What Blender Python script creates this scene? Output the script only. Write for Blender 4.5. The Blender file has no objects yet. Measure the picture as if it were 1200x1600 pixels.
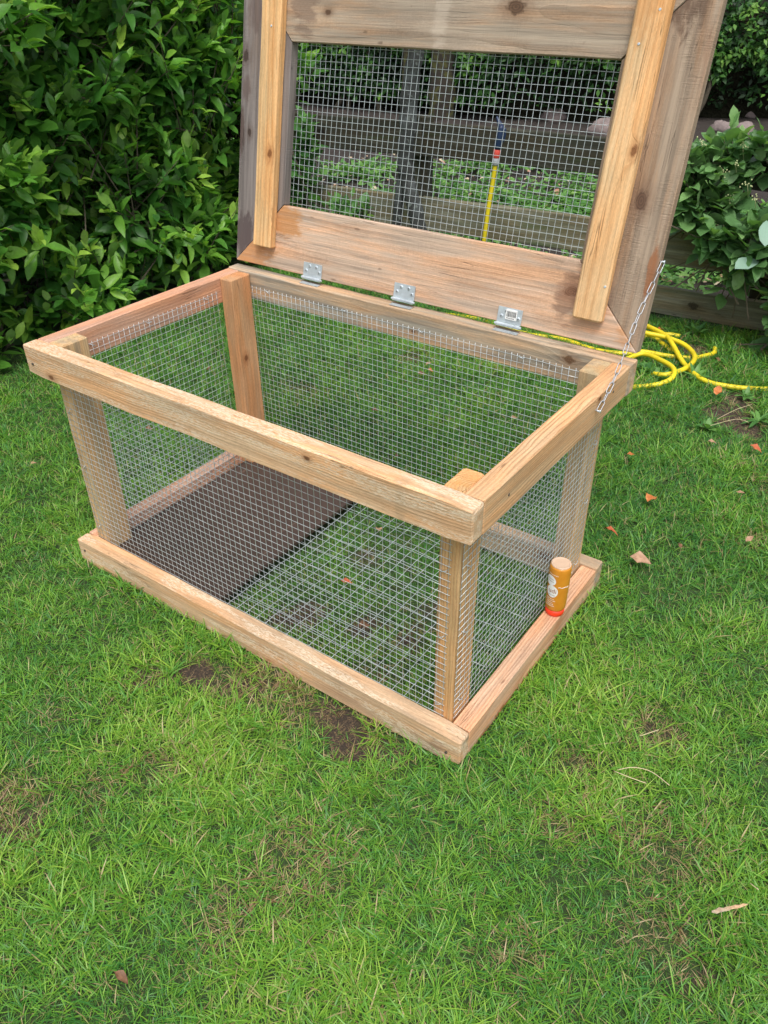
import bpy, math, random
import numpy as np
from mathutils import Vector, Matrix, noise
R = math.radians
sc = bpy.context.scene
C = sc.collection
rng = np.random.default_rng(7)
random.seed(7)

# ------------------------------------------------------------------ camera, sky, sun, exposure
cam = bpy.data.objects.new('camera', bpy.data.cameras.new('camera'))
C.objects.link(cam); sc.camera = cam
cam.data.sensor_fit = 'VERTICAL'; cam.data.sensor_height = 36.0
FPX = 1253.4967
cam.data.lens = FPX / 1600 * 36
cam.data.clip_start = 0.02; cam.data.clip_end = 400
CR = Vector((0.81510251, 0.57926212, -0.00795598))
CU = Vector((-0.32337902, 0.46634813, 0.82337442))
CF = Vector((-0.48065987, 0.66856176, -0.56744274))
CP = Vector((1.3303, -0.7316, 1.0610))
cam.matrix_world = Matrix(((CR.x, CU.x, -CF.x, CP.x), (CR.y, CU.y, -CF.y, CP.y), (CR.z, CU.z, -CF.z, CP.z), (0, 0, 0, 1)))

SUN_EL, SUN_AZ = 64, 140      # degrees; azimuth clockwise from +Y
w = bpy.data.worlds.new('World'); sc.world = w; w.use_nodes = True
nt = w.node_tree; nt.nodes.clear()
sky = nt.nodes.new('ShaderNodeTexSky'); sky.sky_type = 'NISHITA'; sky.sun_disc = False
sky.sun_elevation = R(SUN_EL); sky.sun_rotation = R(SUN_AZ)
sky.air_density = 1.0; sky.dust_density = 4.0; sky.ozone_density = 1.0
hs = nt.nodes.new('ShaderNodeHueSaturation'); hs.inputs['Saturation'].default_value = 0.35
bg = nt.nodes.new('ShaderNodeBackground'); bg.inputs[1].default_value = 0.15
wo = nt.nodes.new('ShaderNodeOutputWorld')
nt.links.new(sky.outputs[0], hs.inputs['Color']); nt.links.new(hs.outputs[0], bg.inputs[0]); nt.links.new(bg.outputs[0], wo.inputs[0])
sl = bpy.data.lights.new('sun', 'SUN'); sl.energy = 1.3; sl.angle = R(24); sl.color = (1, .97, .91)
so = bpy.data.objects.new('sun', sl); C.objects.link(so)
sd = Vector((math.sin(R(SUN_AZ)) * math.cos(R(SUN_EL)), math.cos(R(SUN_AZ)) * math.cos(R(SUN_EL)), math.sin(R(SUN_EL))))
so.rotation_euler = (-sd).to_track_quat('-Z', 'Y').to_euler(); so.location = (0, 0, 6)
sc.view_settings.view_transform = 'Standard'; sc.view_settings.look = 'None'
sc.view_settings.exposure = 0.55; sc.view_settings.gamma = 1; sc.view_settings.use_curve_mapping = False
sc.cycles.max_bounces = 6; sc.cycles.transparent_max_bounces = 4

# ------------------------------------------------------------------ helpers
def tag(o, label=None, cat=None, group=None, kind=None):
    if label: o['label'] = label
    if cat: o['category'] = cat
    if group: o['group'] = group
    if kind: o['kind'] = kind
    return o

def empty(name, loc=(0, 0, 0), parent=None):
    o = bpy.data.objects.new(name, None); C.objects.link(o); o.location = loc; o.empty_display_size = .05
    if parent: attach(o, parent)
    return o

LOCS = {}
def wloc(o):
    return o.location if not o.parent else o.location + Vector(LOCS.get(o.name, (0, 0, 0)))

def attach(o, parent):
    # roots used here are pure translations, sub-roots sit at the same place
    o.parent = parent
    t = Vector((0, 0, 0)); p = parent
    m = Matrix.Identity(4)
    chain = []
    while p: chain.append(p); p = p.parent
    for p in reversed(chain):
        m = m @ (p.matrix_parent_inverse if p.parent else Matrix.Identity(4)) @ Matrix.LocRotScale(p.location, p.rotation_euler, p.scale)
    o.matrix_parent_inverse = m.inverted()

def mesh_np(name, V, F, attrs=None, smooth=False):
    """V (n,3); F: array (m,k) or list of index tuples"""
    me = bpy.data.meshes.new(name)
    V = np.asarray(V, dtype=np.float32)
    if isinstance(F, np.ndarray):
        m, k = F.shape
        me.vertices.add(len(V)); me.vertices.foreach_set('co', V.ravel())
        me.loops.add(m * k); me.loops.foreach_set('vertex_index', F.astype(np.int32).ravel())
        me.polygons.add(m); me.polygons.foreach_set('loop_start', np.arange(0, m * k, k, dtype=np.int32))
        me.update(calc_edges=True)
    else:
        me.from_pydata([tuple(map(float, v)) for v in V], [], F)
    if attrs:
        for n, a in attrs.items():
            at = me.attributes.new(n, 'FLOAT', 'POINT'); at.data.foreach_set('value', np.asarray(a, dtype=np.float32))
    if smooth: me.polygons.foreach_set('use_smooth', [True] * len(me.polygons))
    return me

def obj(name, me, mat, parent=None):
    o = bpy.data.objects.new(name, me); C.objects.link(o)
    if mat and not me.materials: me.materials.append(mat)
    if parent: attach(o, parent)
    return o

class MB:
    def __init__(s): s.v = []; s.f = []
    def add(s, V, F):
        b = len(s.v); s.v += [tuple(x) for x in V]; s.f += [tuple(i + b for i in f) for f in F]
    def box(s, a, b):
        (x0, y0, z0), (x1, y1, z1) = a, b
        s.add([(x0, y0, z0), (x1, y0, z0), (x1, y1, z0), (x0, y1, z0), (x0, y0, z1), (x1, y0, z1), (x1, y1, z1), (x0, y1, z1)],
              [(3, 2, 1, 0), (4, 5, 6, 7), (0, 1, 5, 4), (1, 2, 6, 5), (2, 3, 7, 6), (3, 0, 4, 7)])
    def tube(s, pts, r, n=6, closed=False, cap=True):
        pts = [Vector(p) for p in pts]; N = len(pts)
        rs = r if hasattr(r, '__len__') else [r] * N
        up = None; V = []
        for i, p in enumerate(pts):
            if closed: t = (pts[(i + 1) % N] - pts[i - 1])
            else: t = pts[min(i + 1, N - 1)] - pts[max(i - 1, 0)]
            t.normalize()
            if up is None: up = t.orthogonal().normalized()
            up = (up - t * up.dot(t)).normalized(); q = t.cross(up)
            for k in range(n):
                a = 2 * math.pi * k / n
                V.append(p + (up * math.cos(a) + q * math.sin(a)) * rs[i])
        F = []
        for i in range(N if closed else N - 1):
            j = (i + 1) % N
            for k in range(n):
                l = (k + 1) % n; F.append((i * n + k, i * n + l, j * n + l, j * n + k))
        if cap and not closed:
            F.append(tuple(range(n - 1, -1, -1))); F.append(tuple(range((N - 1) * n, N * n)))
        s.add(V, F)
    def lathe(s, prof, n=32, c=(0, 0, 0)):
        V = []
        for r_, z in prof:
            for k in range(n):
                a = 2 * math.pi * k / n; V.append((c[0] + r_ * math.cos(a), c[1] + r_ * math.sin(a), c[2] + z))
        F = []
        for i in range(len(prof) - 1):
            for k in range(n):
                l = (k + 1) % n; F.append((i * n + k, i * n + l, (i + 1) * n + l, (i + 1) * n + k))
        F.append(tuple(range(n - 1, -1, -1))); F.append(tuple(range((len(prof) - 1) * n, len(prof) * n)))
        s.add(V, F)
    def build(s, name, mat, parent=None, smooth=False):
        me = mesh_np(name, s.v, s.f, smooth=smooth)
        return obj(name, me, mat, parent)

def smooth_path(pts, n=6):
    P = [Vector(p) for p in pts]; out = []
    for i in range(len(P) - 1):
        p0, p1, p2, p3 = P[max(i - 1, 0)], P[i], P[i + 1], P[min(i + 2, len(P) - 1)]
        for k in range(n):
            t = k / n
            out.append(.5 * ((2 * p1) + (p2 - p0) * t + (2 * p0 - 5 * p1 + 4 * p2 - p3) * t * t + (3 * p1 - p0 - 3 * p2 + p3) * t ** 3))
    out.append(P[-1]); return out

def ray(x, y): return CF + ((x - 600) * CR - (y - 800) * CU) / FPX
def gp(x, y, z=0.0):
    """world point at height z of a spot measured on the photograph (survey of the place)"""
    d = ray(x, y); t = (z - CP.z) / d.z; return CP + d * t
def pp(x, y, o, n):
    d = ray(x, y); t = (Vector(o) - CP).dot(n) / d.dot(n); return CP + d * t

# ------------------------------------------------------------------ node material helpers
def newmat(name):
    m = bpy.data.materials.new(name); m.use_nodes = True; t = m.node_tree; t.nodes.clear()
    out = t.nodes.new('ShaderNodeOutputMaterial'); b = t.nodes.new('ShaderNodeBsdfPrincipled')
    t.links.new(b.outputs[0], out.inputs[0])
    return m, t, b, out
class NT:
    def __init__(s, t): s.t = t
    def n(s, ty, **kw):
        x = s.t.nodes.new(ty)
        for k, v in kw.items(): setattr(x, k, v)
        return x
    def put(s, inp, v):
        if hasattr(v, 'is_linked') or isinstance(v, bpy.types.NodeSocket): s.t.links.new(v, inp)
        else:
            try: inp.default_value = v
            except Exception: inp.default_value = tuple(v) + (1,)
    def m(s, op, a, b=0.0, c=None, clamp=False):
        x = s.n('ShaderNodeMath', operation=op, use_clamp=clamp); s.put(x.inputs[0], a); s.put(x.inputs[1], b)
        if c is not None: s.put(x.inputs[2], c)
        return x.outputs[0]
    def vm(s, op, a, b=(0, 0, 0)):
        x = s.n('ShaderNodeVectorMath', operation=op); s.put(x.inputs[0], a); s.put(x.inputs[1], b)
        return x.outputs['Value'] if op in ('LENGTH', 'DISTANCE', 'DOT_PRODUCT') else x.outputs[0]
    def noise(s, vec, scale, detail=3, rough=.55, dist=0, out='Fac'):
        x = s.n('ShaderNodeTexNoise'); s.put(x.inputs['Vector'], vec); x.inputs['Scale'].default_value = scale
        x.inputs['Detail'].default_value = detail; x.inputs['Roughness'].default_value = rough; x.inputs['Distortion'].default_value = dist
        return x.outputs[out]
    def mapr(s, v, a, b, c=0., d=1., smooth=True):
        x = s.n('ShaderNodeMapRange'); x.interpolation_type = 'SMOOTHSTEP' if smooth else 'LINEAR'
        s.put(x.inputs[0], v)
        for i, q in enumerate((a, b, c, d)): s.put(x.inputs[i + 1], q)
        return x.outputs[0]
    def mix(s, f, a, b, mode='MIX'):
        x = s.n('ShaderNodeMix', data_type='RGBA', blend_type=mode); s.put(x.inputs[0], f); s.put(x.inputs[6], a); s.put(x.inputs[7], b)
        return x.outputs[2]
    def sep(s, v):
        x = s.n('ShaderNodeSeparateXYZ'); s.put(x.inputs[0], v); return x.outputs
    def comb(s, a, b, c):
        x = s.n('ShaderNodeCombineXYZ'); s.put(x.inputs[0], a); s.put(x.inputs[1], b); s.put(x.inputs[2], c); return x.outputs[0]
    def bump(s, h, strength, dist):
        x = s.n('ShaderNodeBump'); x.inputs['Strength'].default_value = strength; x.inputs['Distance'].default_value = dist
        s.put(x.inputs['Height'], h); return x.outputs[0]
c4 = lambda c: (c[0], c[1], c[2], 1)

def wood(name, base, dark, ring=.0045, contrast=.5, gray=None, grayamt=0., speckle=0., knots=(), stains=(), saw=0., oy=.03, oz=.045, rough=.75, streak=None):
    """solid wood: annual rings about an off-centre pith that runs along local X"""
    m, t, b, out = newmat(name); N = NT(t)
    tc = N.n('ShaderNodeTexCoord'); oi = N.n('ShaderNodeObjectInfo')
    P = tc.outputs['Object']
    off = N.m('MULTIPLY', oi.outputs['Random'], 37.0)
    x, y, z = N.sep(P)[0:3]
    PO = N.vm('ADD', P, N.comb(off, N.m('MULTIPLY', oi.outputs['Random'], 5.0), off))
    # knot field pushes the grain aside
    kd = None
    for (kx, ky, kz, kr) in knots:
        d = N.vm('LENGTH', N.vm('MULTIPLY', N.vm('SUBTRACT', P, (kx, ky, kz)), (.62, 1, 1)))
        d = N.m('DIVIDE', d, kr)
        kd = d if kd is None else N.m('SMOOTH_MIN', kd, d, .3)
    lo = N.vm('MULTIPLY', PO, (1.3, 6, 6))
    n1 = N.noise(lo, 1.6, 3); lo2 = N.vm('ADD', lo, (7.3, 3.1, 9.7)); n2 = N.noise(lo2, 1.6, 3)
    yy = N.m('ADD', N.m('ADD', y, oy), N.m('MULTIPLY', N.m('SUBTRACT', n1, .5), .035))
    zz = N.m('ADD', N.m('ADD', z, oz), N.m('MULTIPLY', N.m('SUBTRACT', n2, .5), .035))
    dist = N.m('SQRT', N.m('ADD', N.m('MULTIPLY', yy, yy), N.m('MULTIPLY', zz, zz)))
    if kd is not None:
        push = N.m('MULTIPLY', N.m('POWER', 2.718, N.m('MULTIPLY', kd, -.8)), .016)
        dist = N.m('ADD', dist, push)
    ph = N.m('DIVIDE', dist, ring)
    fr = N.m('FRACT', ph)
    late = N.mapr(fr, .35, .93); late = N.m('MULTIPLY', late, N.mapr(fr, 1.0, .95))
    vr = N.noise(N.vm('MULTIPLY', PO, (2, 14, 14)), 2.0, 2)
    late = N.m('MULTIPLY', late, N.mapr(vr, .3, .7, .35, 1.0))
    fib = N.noise(N.vm('MULTIPLY', PO, (9, 420, 420)), 1.0, 4, .6)
    fib2 = N.noise(N.vm('MULTIPLY', PO, (3, 90, 90)), 1.0, 3, .6)
    col = N.mix(N.m('MULTIPLY', late, contrast), c4(base), c4(dark))
    f2 = N.mapr(fib, .25, .75, .76, 1.16, False); f3 = N.mapr(fib2, .25, .75, .80, 1.14, False)
    patch = N.mapr(N.noise(N.vm('MULTIPLY', PO, (3.5, 9, 9)), 1.3, 4), .3, .7, .82, 1.12, False)
    mul = N.m('MULTIPLY', N.m('MULTIPLY', f2, f3), patch)
    col = N.mix(1.0, col, N.comb(mul, mul, mul), 'MULTIPLY')
    hue = N.mapr(N.noise(N.vm('MULTIPLY', PO, (4, 26, 26)), 1.1, 4, .6), .35, .65)
    col = N.mix(1.0, col, N.mix(hue, (1.10, .96, .84, 1), (.95, 1.01, 1.08, 1)), 'MULTIPLY')
    fz = N.mapr(N.noise(N.vm('MULTIPLY', PO, (170, 520, 520)), 1.0, 3, .7), .25, .75, .84, 1.16, False)
    col = N.mix(1.0, col, N.comb(fz, fz, fz), 'MULTIPLY')
    if streak:
        s_ = N.mapr(N.noise(N.vm('MULTIPLY', PO, (1.8, 16, 16)), 1.7, 4, .6, .6), .56, .7)
        col = N.mix(N.m('MULTIPLY', s_, streak[1]), col, c4(streak[0]))
    if gray:
        g = N.noise(N.vm('MULTIPLY', PO, (2.2, 22, 22)), 1.5, 5, .65)
        g = N.mapr(g, .62 - grayamt * .5, .86 - grayamt * .5)
        gcol = N.mix(N.mapr(fib2, .35, .65), c4([q * .72 for q in gray]), c4([q * 1.18 for q in gray]))
        col = N.mix(g, col, gcol)
    for (sx, sy, sz, rx, ry, scol, amt) in stains:
        d = N.vm('LENGTH', N.vm('DIVIDE', N.vm('SUBTRACT', P, (sx, sy, sz)), (rx, ry, max(ry, .05))))
        d = N.m('ADD', d, N.m('MULTIPLY', N.m('SUBTRACT', N.noise(N.vm('MULTIPLY', PO, (22, 60, 60)), 1.0, 5, .65), .5), 2.6))
        col = N.mix(N.m('MULTIPLY', N.mapr(d, 1.1, .55), N.m('MULTIPLY', amt, N.mapr(fib2, .2, .6, .6, 1.0))), col, c4(scol))
    if speckle:
        sp = N.noise(N.vm('MULTIPLY', PO, (60, 260, 260)), 2.2, 3, .7)
        zone = N.mapr(N.noise(N.vm('MULTIPLY', PO, (3, 24, 24)), 1.8, 3, .6), .44, .56)
        sp = N.m('MULTIPLY', N.mapr(sp, .46, .54), zone)
        col = N.mix(N.m('MULTIPLY', sp, speckle), col, (.78, .68, .52, 1))
    # little resin flecks and dents
    vo = N.n('ShaderNodeTexVoronoi'); N.put(vo.inputs['Vector'], N.vm('MULTIPLY', PO, (14, 46, 46))); vo.inputs['Scale'].default_value = 1.0
    fl = N.mapr(vo.outputs['Distance'], .16, .06); fl = N.m('MULTIPLY', fl, N.mapr(N.noise(PO, 23, 2), .58, .64))
    col = N.mix(N.m('MULTIPLY', fl, .6), col, c4([q * .35 for q in dark]))
    # drying checks
    ck = N.noise(N.vm('MULTIPLY', PO, (2.6, 70, 70)), 1.0, 3, .5, .4)
    ck = N.mapr(N.m('ABSOLUTE', N.m('SUBTRACT', ck, .5)), .012, .0); ck = N.m('MULTIPLY', ck, N.mapr(N.noise(N.vm('MULTIPLY', PO, (3, 8, 8)), 2.1, 2), .55, .66))
    col = N.mix(N.m('MULTIPLY', ck, .55), col, c4([q * .3 for q in dark]))
    if kd is not None:
        kn = N.noise(PO, 110, 4, .65)
        kk = N.m('ADD', kd, N.m('MULTIPLY', N.m('SUBTRACT', kn, .5), 1.3))
        halo = N.mapr(kk, 2.6, .9)
        col = N.mix(N.m('MULTIPLY', halo, .45), col, c4([dark[0] * .75, dark[1] * .62, dark[2] * .55]))
        core = N.mapr(kk, 1.1, .55)
        kcol = N.mix(N.m('FRACT', N.m('MULTIPLY', kd, 3.5)), c4((dark[0] * .32, dark[1] * .28, dark[2] * .28)), c4((dark[0] * .6, dark[1] * .5, dark[2] * .45)))
        col = N.mix(core, col, kcol)
    h = N.m('ADD', N.m('MULTIPLY', fib, .55), N.m('MULTIPLY', late, .35)); h = N.m('SUBTRACT', h, N.m('MULTIPLY', ck, .8))
    if saw:
        swn = N.noise(N.vm('ADD', N.vm('MULTIPLY', P, (900, 55, 55)), N.comb(off, 0.0, 0.0)), 1.0, 3, .6)
        sw = N.mapr(swn, .3, .7, -1, 1, False); sw = N.m('MULTIPLY', sw, N.mapr(N.noise(PO, 16, 3), .4, .62))
        h = N.m('ADD', h, N.m('MULTIPLY', sw, saw))
        swc = N.mapr(sw, -1, 1, 1 - saw * .4, 1 + saw * .35, False)
        col = N.mix(1.0, col, N.comb(swc, swc, swc), 'MULTIPLY')
    N.put(b.inputs['Base Color'], col); b.inputs['Roughness'].default_value = rough
    N.put(b.inputs['Normal'], N.bump(h, .8, .0014))
    b.inputs['Specular IOR Level'].default_value = .3
    return m

def simple(name, col, rough=.5, metal=0., spec=.5, bumpn=None, var=0.):
    m, t, b, out = newmat(name); N = NT(t)
    b.inputs['Base Color'].default_value = c4(col); b.inputs['Roughness'].default_value = rough
    b.inputs['Metallic'].default_value = metal; b.inputs['Specular IOR Level'].default_value = spec
    tc = N.n('ShaderNodeTexCoord')
    if var:
        n = N.noise(tc.outputs['Object'], var, 4, .6)
        N.put(b.inputs['Base Color'], N.mix(n, c4([q * .6 for q in col]), c4([min(1, q * 1.35) for q in col])))
    if bumpn:
        N.put(b.inputs['Normal'], N.bump(N.noise(tc.outputs['Object'], bumpn[0], 4), bumpn[1], bumpn[2]))
    return m

def leafmat(name, stops, trans=.35, rough=.45, spec=.4, tone='tone', vein=True, pos_noise=0.):
    """stops: (tone, colour). tone is a per-leaf value stored on the mesh"""
    m, t, b, out = newmat(name); N = NT(t)
    at = N.n('ShaderNodeAttribute', attribute_name=tone); cr = N.n('ShaderNodeValToRGB')
    f = at.outputs['Fac']
    if pos_noise:
        g = N.n('ShaderNodeNewGeometry')
        f = N.m('ADD', f, N.m('MULTIPLY', N.m('SUBTRACT', N.noise(g.outputs['Position'], pos_noise, 2), .5), .5), clamp=True)
    N.put(cr.inputs[0], f)
    e = cr.color_ramp.elements
    while len(e) < len(stops): e.new(.5)
    for i, (p, c) in enumerate(stops): e[i].position = p; e[i].color = c4(c)
    col = cr.outputs[0]
    g = N.n('ShaderNodeNewGeometry')
    nz = N.noise(g.outputs['Position'], 90, 3); k = N.mapr(nz, .2, .8, .8, 1.18, False)
    col = N.mix(1.0, col, N.comb(k, k, k), 'MULTIPLY')
    back = N.mix(g.outputs['Backfacing'], col, N.mix(.35, col, (.30, .38, .22, 1)))
    N.put(b.inputs['Base Color'], back); b.inputs['Roughness'].default_value = rough; b.inputs['Specular IOR Level'].default_value = spec
    N.put(b.inputs['Normal'], N.bump(nz, .25, .001))
    tr = N.n('ShaderNodeBsdfTranslucent'); N.put(tr.inputs['Color'], N.mix(1.0, col, (1.1, 1.25, .5, 1), 'MULTIPLY'))
    mx = N.n('ShaderNodeMixShader'); mx.inputs[0].default_value = trans
    t.links.new(b.outputs[0], mx.inputs[1]); t.links.new(tr.outputs[0], mx.inputs[2]); t.links.new(mx.outputs[0], out.inputs[0])
    return m

# ------------------------------------------------------------------ dimensions of the run
L, D, HT, TT, HH = .9409, .5594, .4945, .0319, .0587     # length, depth, height, rail thickness, rail height
PX, PY = .0349, .0598                                    # post section
LA = .2019                                               # lid lean
SQ = .0127                                               # mesh square
SA, CA = math.sin(LA), math.cos(LA)
LO = Vector((.0046, D, HT + .010)); LW, LH, LWD, LTH = .9349, .565, .1324, .021   # lid origin, width, height, board width, board thickness
LUx, LVx, LNx = Vector((1, 0, 0)), Vector((0, SA, CA)), Vector((0, -CA, SA))
def lidp(u, v, n=0.0): return LO + LUx * u + LVx * v + LNx * n

# ------------------------------------------------------------------ lawn shape
def gh(x, y):
    return .006 * noise.noise((x * 2.3, y * 2.3, 0)) + .0035 * noise.noise((x * 9, y * 9, 3)) - .004

# measured bare and dry places: x, y, radius x, radius y, bare, dry
spots = []
def spot(px, py, r, bare, dry, e=1.0):
    p = gp(px, py); spots.append((p.x, p.y, r, r * e, bare, dry))
spot(545, 1150, .045, .95, .9); spot(520, 1125, .04, .6, .9); spot(305, 1050, .035, .8, .7); spot(345, 1060, .05, .3, .9); spot(410, 1070, .05, .3, .9)
spot(470, 1105, .05, .3, .8); spot(230, 1060, .03, .7, .4); spot(1140, 650, .06, 1., .6, 1.2); spot(1155, 625, .05, .9, .5); spot(1170, 670, .05, .7, .6)
spot(15, 1275, .05, .3, .9); spot(30, 1240, .05, .1, .7); spot(1020, 1145, .05, .12, .6); spot(1040, 1470, .05, .05, .6); spot(1095, 1535, .025, .35, .7)
spot(880, 1290, .04, 0, .5); spot(610, 1170, .03, .7, .6); spot(1030, 1330, .07, .1, .5); spot(470, 1350, .07, .1, .5); spot(570, 975, .04, .7, .5)
spot(470, 960, .04, .9, .4); spot(430, 970, .03, .7, .4); spot(570, 870, .04, .4, .6); spot(680, 960, .05, .4, .5); spot(900, 1190, .03, .3, .7)
spot(1180, 845, .03, 0, .5); spot(1080, 545, .06, .5, .7); spot(1150, 500, .08, .2, .7, .4); spot(240, 1200, .04, .1, .6); spot(150, 1230, .04, 0, .5)
spot(590, 1050, .04, .3, .6); spot(640, 1000, .04, .4, .5); spot(350, 1440, .04, .2, .6); spot(800, 1500, .04, .1, .4); spot(90, 1110, .03, .1, .5)
spot(1190, 760, .04, .3, .5); spot(60, 720, .02, .2, .5); spot(420, 700, .10, .1, .35); spot(640, 560, .05, .4, .5); spot(470, 610, .07, .1, .6, .5)
def mask(x, y):
    b = d = 0.0
    for (sx, sy, rx, ry, sb, sdry) in spots:
        q = math.hypot((x - sx) / rx, (y - sy) / ry) + .55 * noise.noise((x * 28, y * 28, 1.7))
        k = max(0.0, min(1.0, (1.35 - q) / .7)); b = max(b, k * sb); d = max(d, k * sdry)
    return b, d

def mat_ground():
    m, t, b, out = newmat('lawn_soil'); N = NT(t)
    g = N.n('ShaderNodeNewGeometry').outputs['Position']
    n1 = N.noise(g, 60, 5, .7); n2 = N.noise(g, 9, 4); n3 = N.noise(g, 350, 3, .7)
    soil = N.mix(n3, (.012, .009, .007, 1), (.075, .052, .036, 1))
    soil = N.mix(N.mapr(N.noise(N.vm('MULTIPLY', g, (1, 1, 1)), 150, 4, .75, 1.5), .52, .6), soil, (.17, .11, .06, 1))
    moss = N.mix(n1, (.012, .030, .008, 1), (.055, .095, .022, 1))
    at = N.n('ShaderNodeAttribute', attribute_name='bare').outputs['Fac']
    f = N.mapr(N.m('SUBTRACT', n2, N.m('MULTIPLY', at, .6)), .22, .42)
    near = N.mix(f, soil, moss)
    far = N.mix(N.noise(g, 1.2, 4), (.06, .14, .025, 1), (.12, .23, .05, 1))
    dd = N.vm('LENGTH', g)
    N.put(b.inputs['Base Color'], N.mix(N.mapr(dd, 3.5, 8), near, far)); b.inputs['Roughness'].default_value = .95
    N.put(b.inputs['Normal'], N.bump(N.m('ADD', n1, n3), .8, .006))
    return m

ax = np.concatenate([[-80, -40, -20, -10, -6, -4, -3, -2.4, -2], np.arange(-1.7, 2.6, .03), [3, 4, 6, 10, 20, 40, 80]])
ay = np.concatenate([[-60, -30, -10, -5, -3, -2], np.arange(-1.3, 2.4, .03), [2.8, 3.4, 4, 5, 6, 7, 9, 14, 30, 60, 120]])
GV = []; GB = []
for yv in ay:
    for xv in ax:
        inner = -1.8 < xv < 2.7 and -1.4 < yv < 2.5
        GV.append((xv, yv, gh(xv, yv) if inner else -.01)); GB.append(mask(xv, yv)[0] if inner else 0)
nx, ny = len(ax), len(ay)
ii, jj = np.meshgrid(np.arange(nx - 1), np.arange(ny - 1)); a0 = (jj * nx + ii).ravel()
GF = np.stack([a0, a0 + 1, a0 + nx + 1, a0 + nx], 1)
ground = obj('ground', mesh_np('ground', GV, GF, {'bare': GB}, True), mat_ground()); tag(ground, kind='structure')

# ------------------------------------------------------------------ garden bed behind the fence
FO = Vector((.4993, 2.085, 0)); FDIR = Vector((.390, .042, 0)).normalized(); FN = Vector((-FDIR.y, FDIR.x, 0))
def fp(s, n=0.0, z=0.0): return FO + FDIR * s + FN * n + Vector((0, 0, z))
def mat_soil():
    m, t, b, out = newmat('garden_soil'); N = NT(t)
    g = N.n('ShaderNodeNewGeometry').outputs['Position']
    n1 = N.noise(g, 45, 5, .7); n3 = N.noise(g, 260, 3, .7)
    N.put(b.inputs['Base Color'], N.mix(N.m('MULTIPLY', N.m('ADD', n1, n3), .5), (.016, .012, .010, 1), (.115, .088, .074, 1)))
    b.inputs['Roughness'].default_value = .95
    N.put(b.inputs['Normal'], N.bump(N.m('ADD', n1, n3), 1., .02)); return m
SV = []
sx_ = np.arange(-5.5, 3.5, .06); sy_ = np.arange(.04, 4.6, .06)
for q in sy_:
    for s_ in sx_:
        P = fp(s_, q); SV.append((P.x, P.y, .012 + .018 * noise.noise((P.x * 5, P.y * 5, 9)) + .012 * noise.noise((P.x * 19, P.y * 19, 2))))
nx, ny = len(sx_), len(sy_)
ii, jj = np.meshgrid(np.arange(nx - 1), np.arange(ny - 1)); a0 = (jj * nx + ii).ravel()
soil = obj('garden_soil', mesh_np('garden_soil', SV, np.stack([a0, a0 + 1, a0 + nx + 1, a0 + nx], 1), None, True), mat_soil()); tag(soil, kind='structure')

# ------------------------------------------------------------------ boards
def board(name, mat, size, M, parent=None, m0=0., m1=0., ch=.0016, seg=10, wob=.0006, round_ends=0.0, seed=0):
    """size (length, width, thickness) centred at origin; m0/m1: how far the start/end recede from -Y to +Y side (mitres)"""
    l, wd, th = size; hw, ht = wd / 2, th / 2
    prof = [(-hw + ch, -ht), (hw - ch, -ht), (hw, -ht + ch), (hw, ht - ch), (hw - ch, ht), (-hw + ch, ht), (-hw, ht - ch), (-hw, -ht + ch)]
    V = []; F = []
    cols = [0, ch / l] + [i / seg for i in range(1, seg)] + [1 - ch / l, 1]
    for ci, s in enumerate(cols):
        inset = ch * .8 if ci in (0, len(cols) - 1) else 0
        for (y, z) in prof:
            k = (y + hw) / wd
            xa = -l / 2 + (m0 * k if m0 >= 0 else -m0 * (1 - k)); xb = l / 2 - (m1 * k if m1 >= 0 else -m1 * (1 - k))
            x = xa + (xb - xa) * s
            dy = wob * noise.noise((x * 7 + seed * 3.1, 5.5, seed)); dz = wob * noise.noise((x * 7 + seed * 5.7, 1.5, seed + 9))
            y2 = y + dy + wob * .7 * noise.noise((x * 30, y * 50 + seed, z * 50)); z2 = z + dz + wob * .7 * noise.noise((x * 30 + 4, y * 50 + seed, z * 50))
            y2 -= math.copysign(inset, y); z2 -= math.copysign(inset, z)
            if round_ends: 
                e = max(0, 1 - min(s, 1 - s) * l / round_ends); y2 *= 1 - .18 * e * e; z2 *= 1 - .18 * e * e
            V.append((x, y2, z2))
    n = len(cols)
    for i in range(n - 1):
        for k in range(8):
            j = (k + 1) % 8; F.append((i * 8 + k, i * 8 + j, (i + 1) * 8 + j, (i + 1) * 8 + k))
    F.append(tuple(range(7, -1, -1))); F.append(tuple(range((n - 1) * 8, n * 8)))
    o = obj(name, mesh_np(name, V, F), mat)
    o.matrix_world = M
    loc, rot, _ = M.decompose(); o.location = loc; o.rotation_euler = rot.to_euler()
    if parent: attach(o, parent)
    return o
def frame(c, xd, yd):
    """matrix with local X=xd (length), Y=yd (width)"""
    xd = Vector(xd).normalized(); yd = Vector(yd).normalized(); zd = xd.cross(yd)
    return Matrix(((xd.x, yd.x, zd.x, c[0]), (xd.y, yd.y, zd.y, c[1]), (xd.z, yd.z, zd.z, c[2]), (0, 0, 0, 1)))

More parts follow.
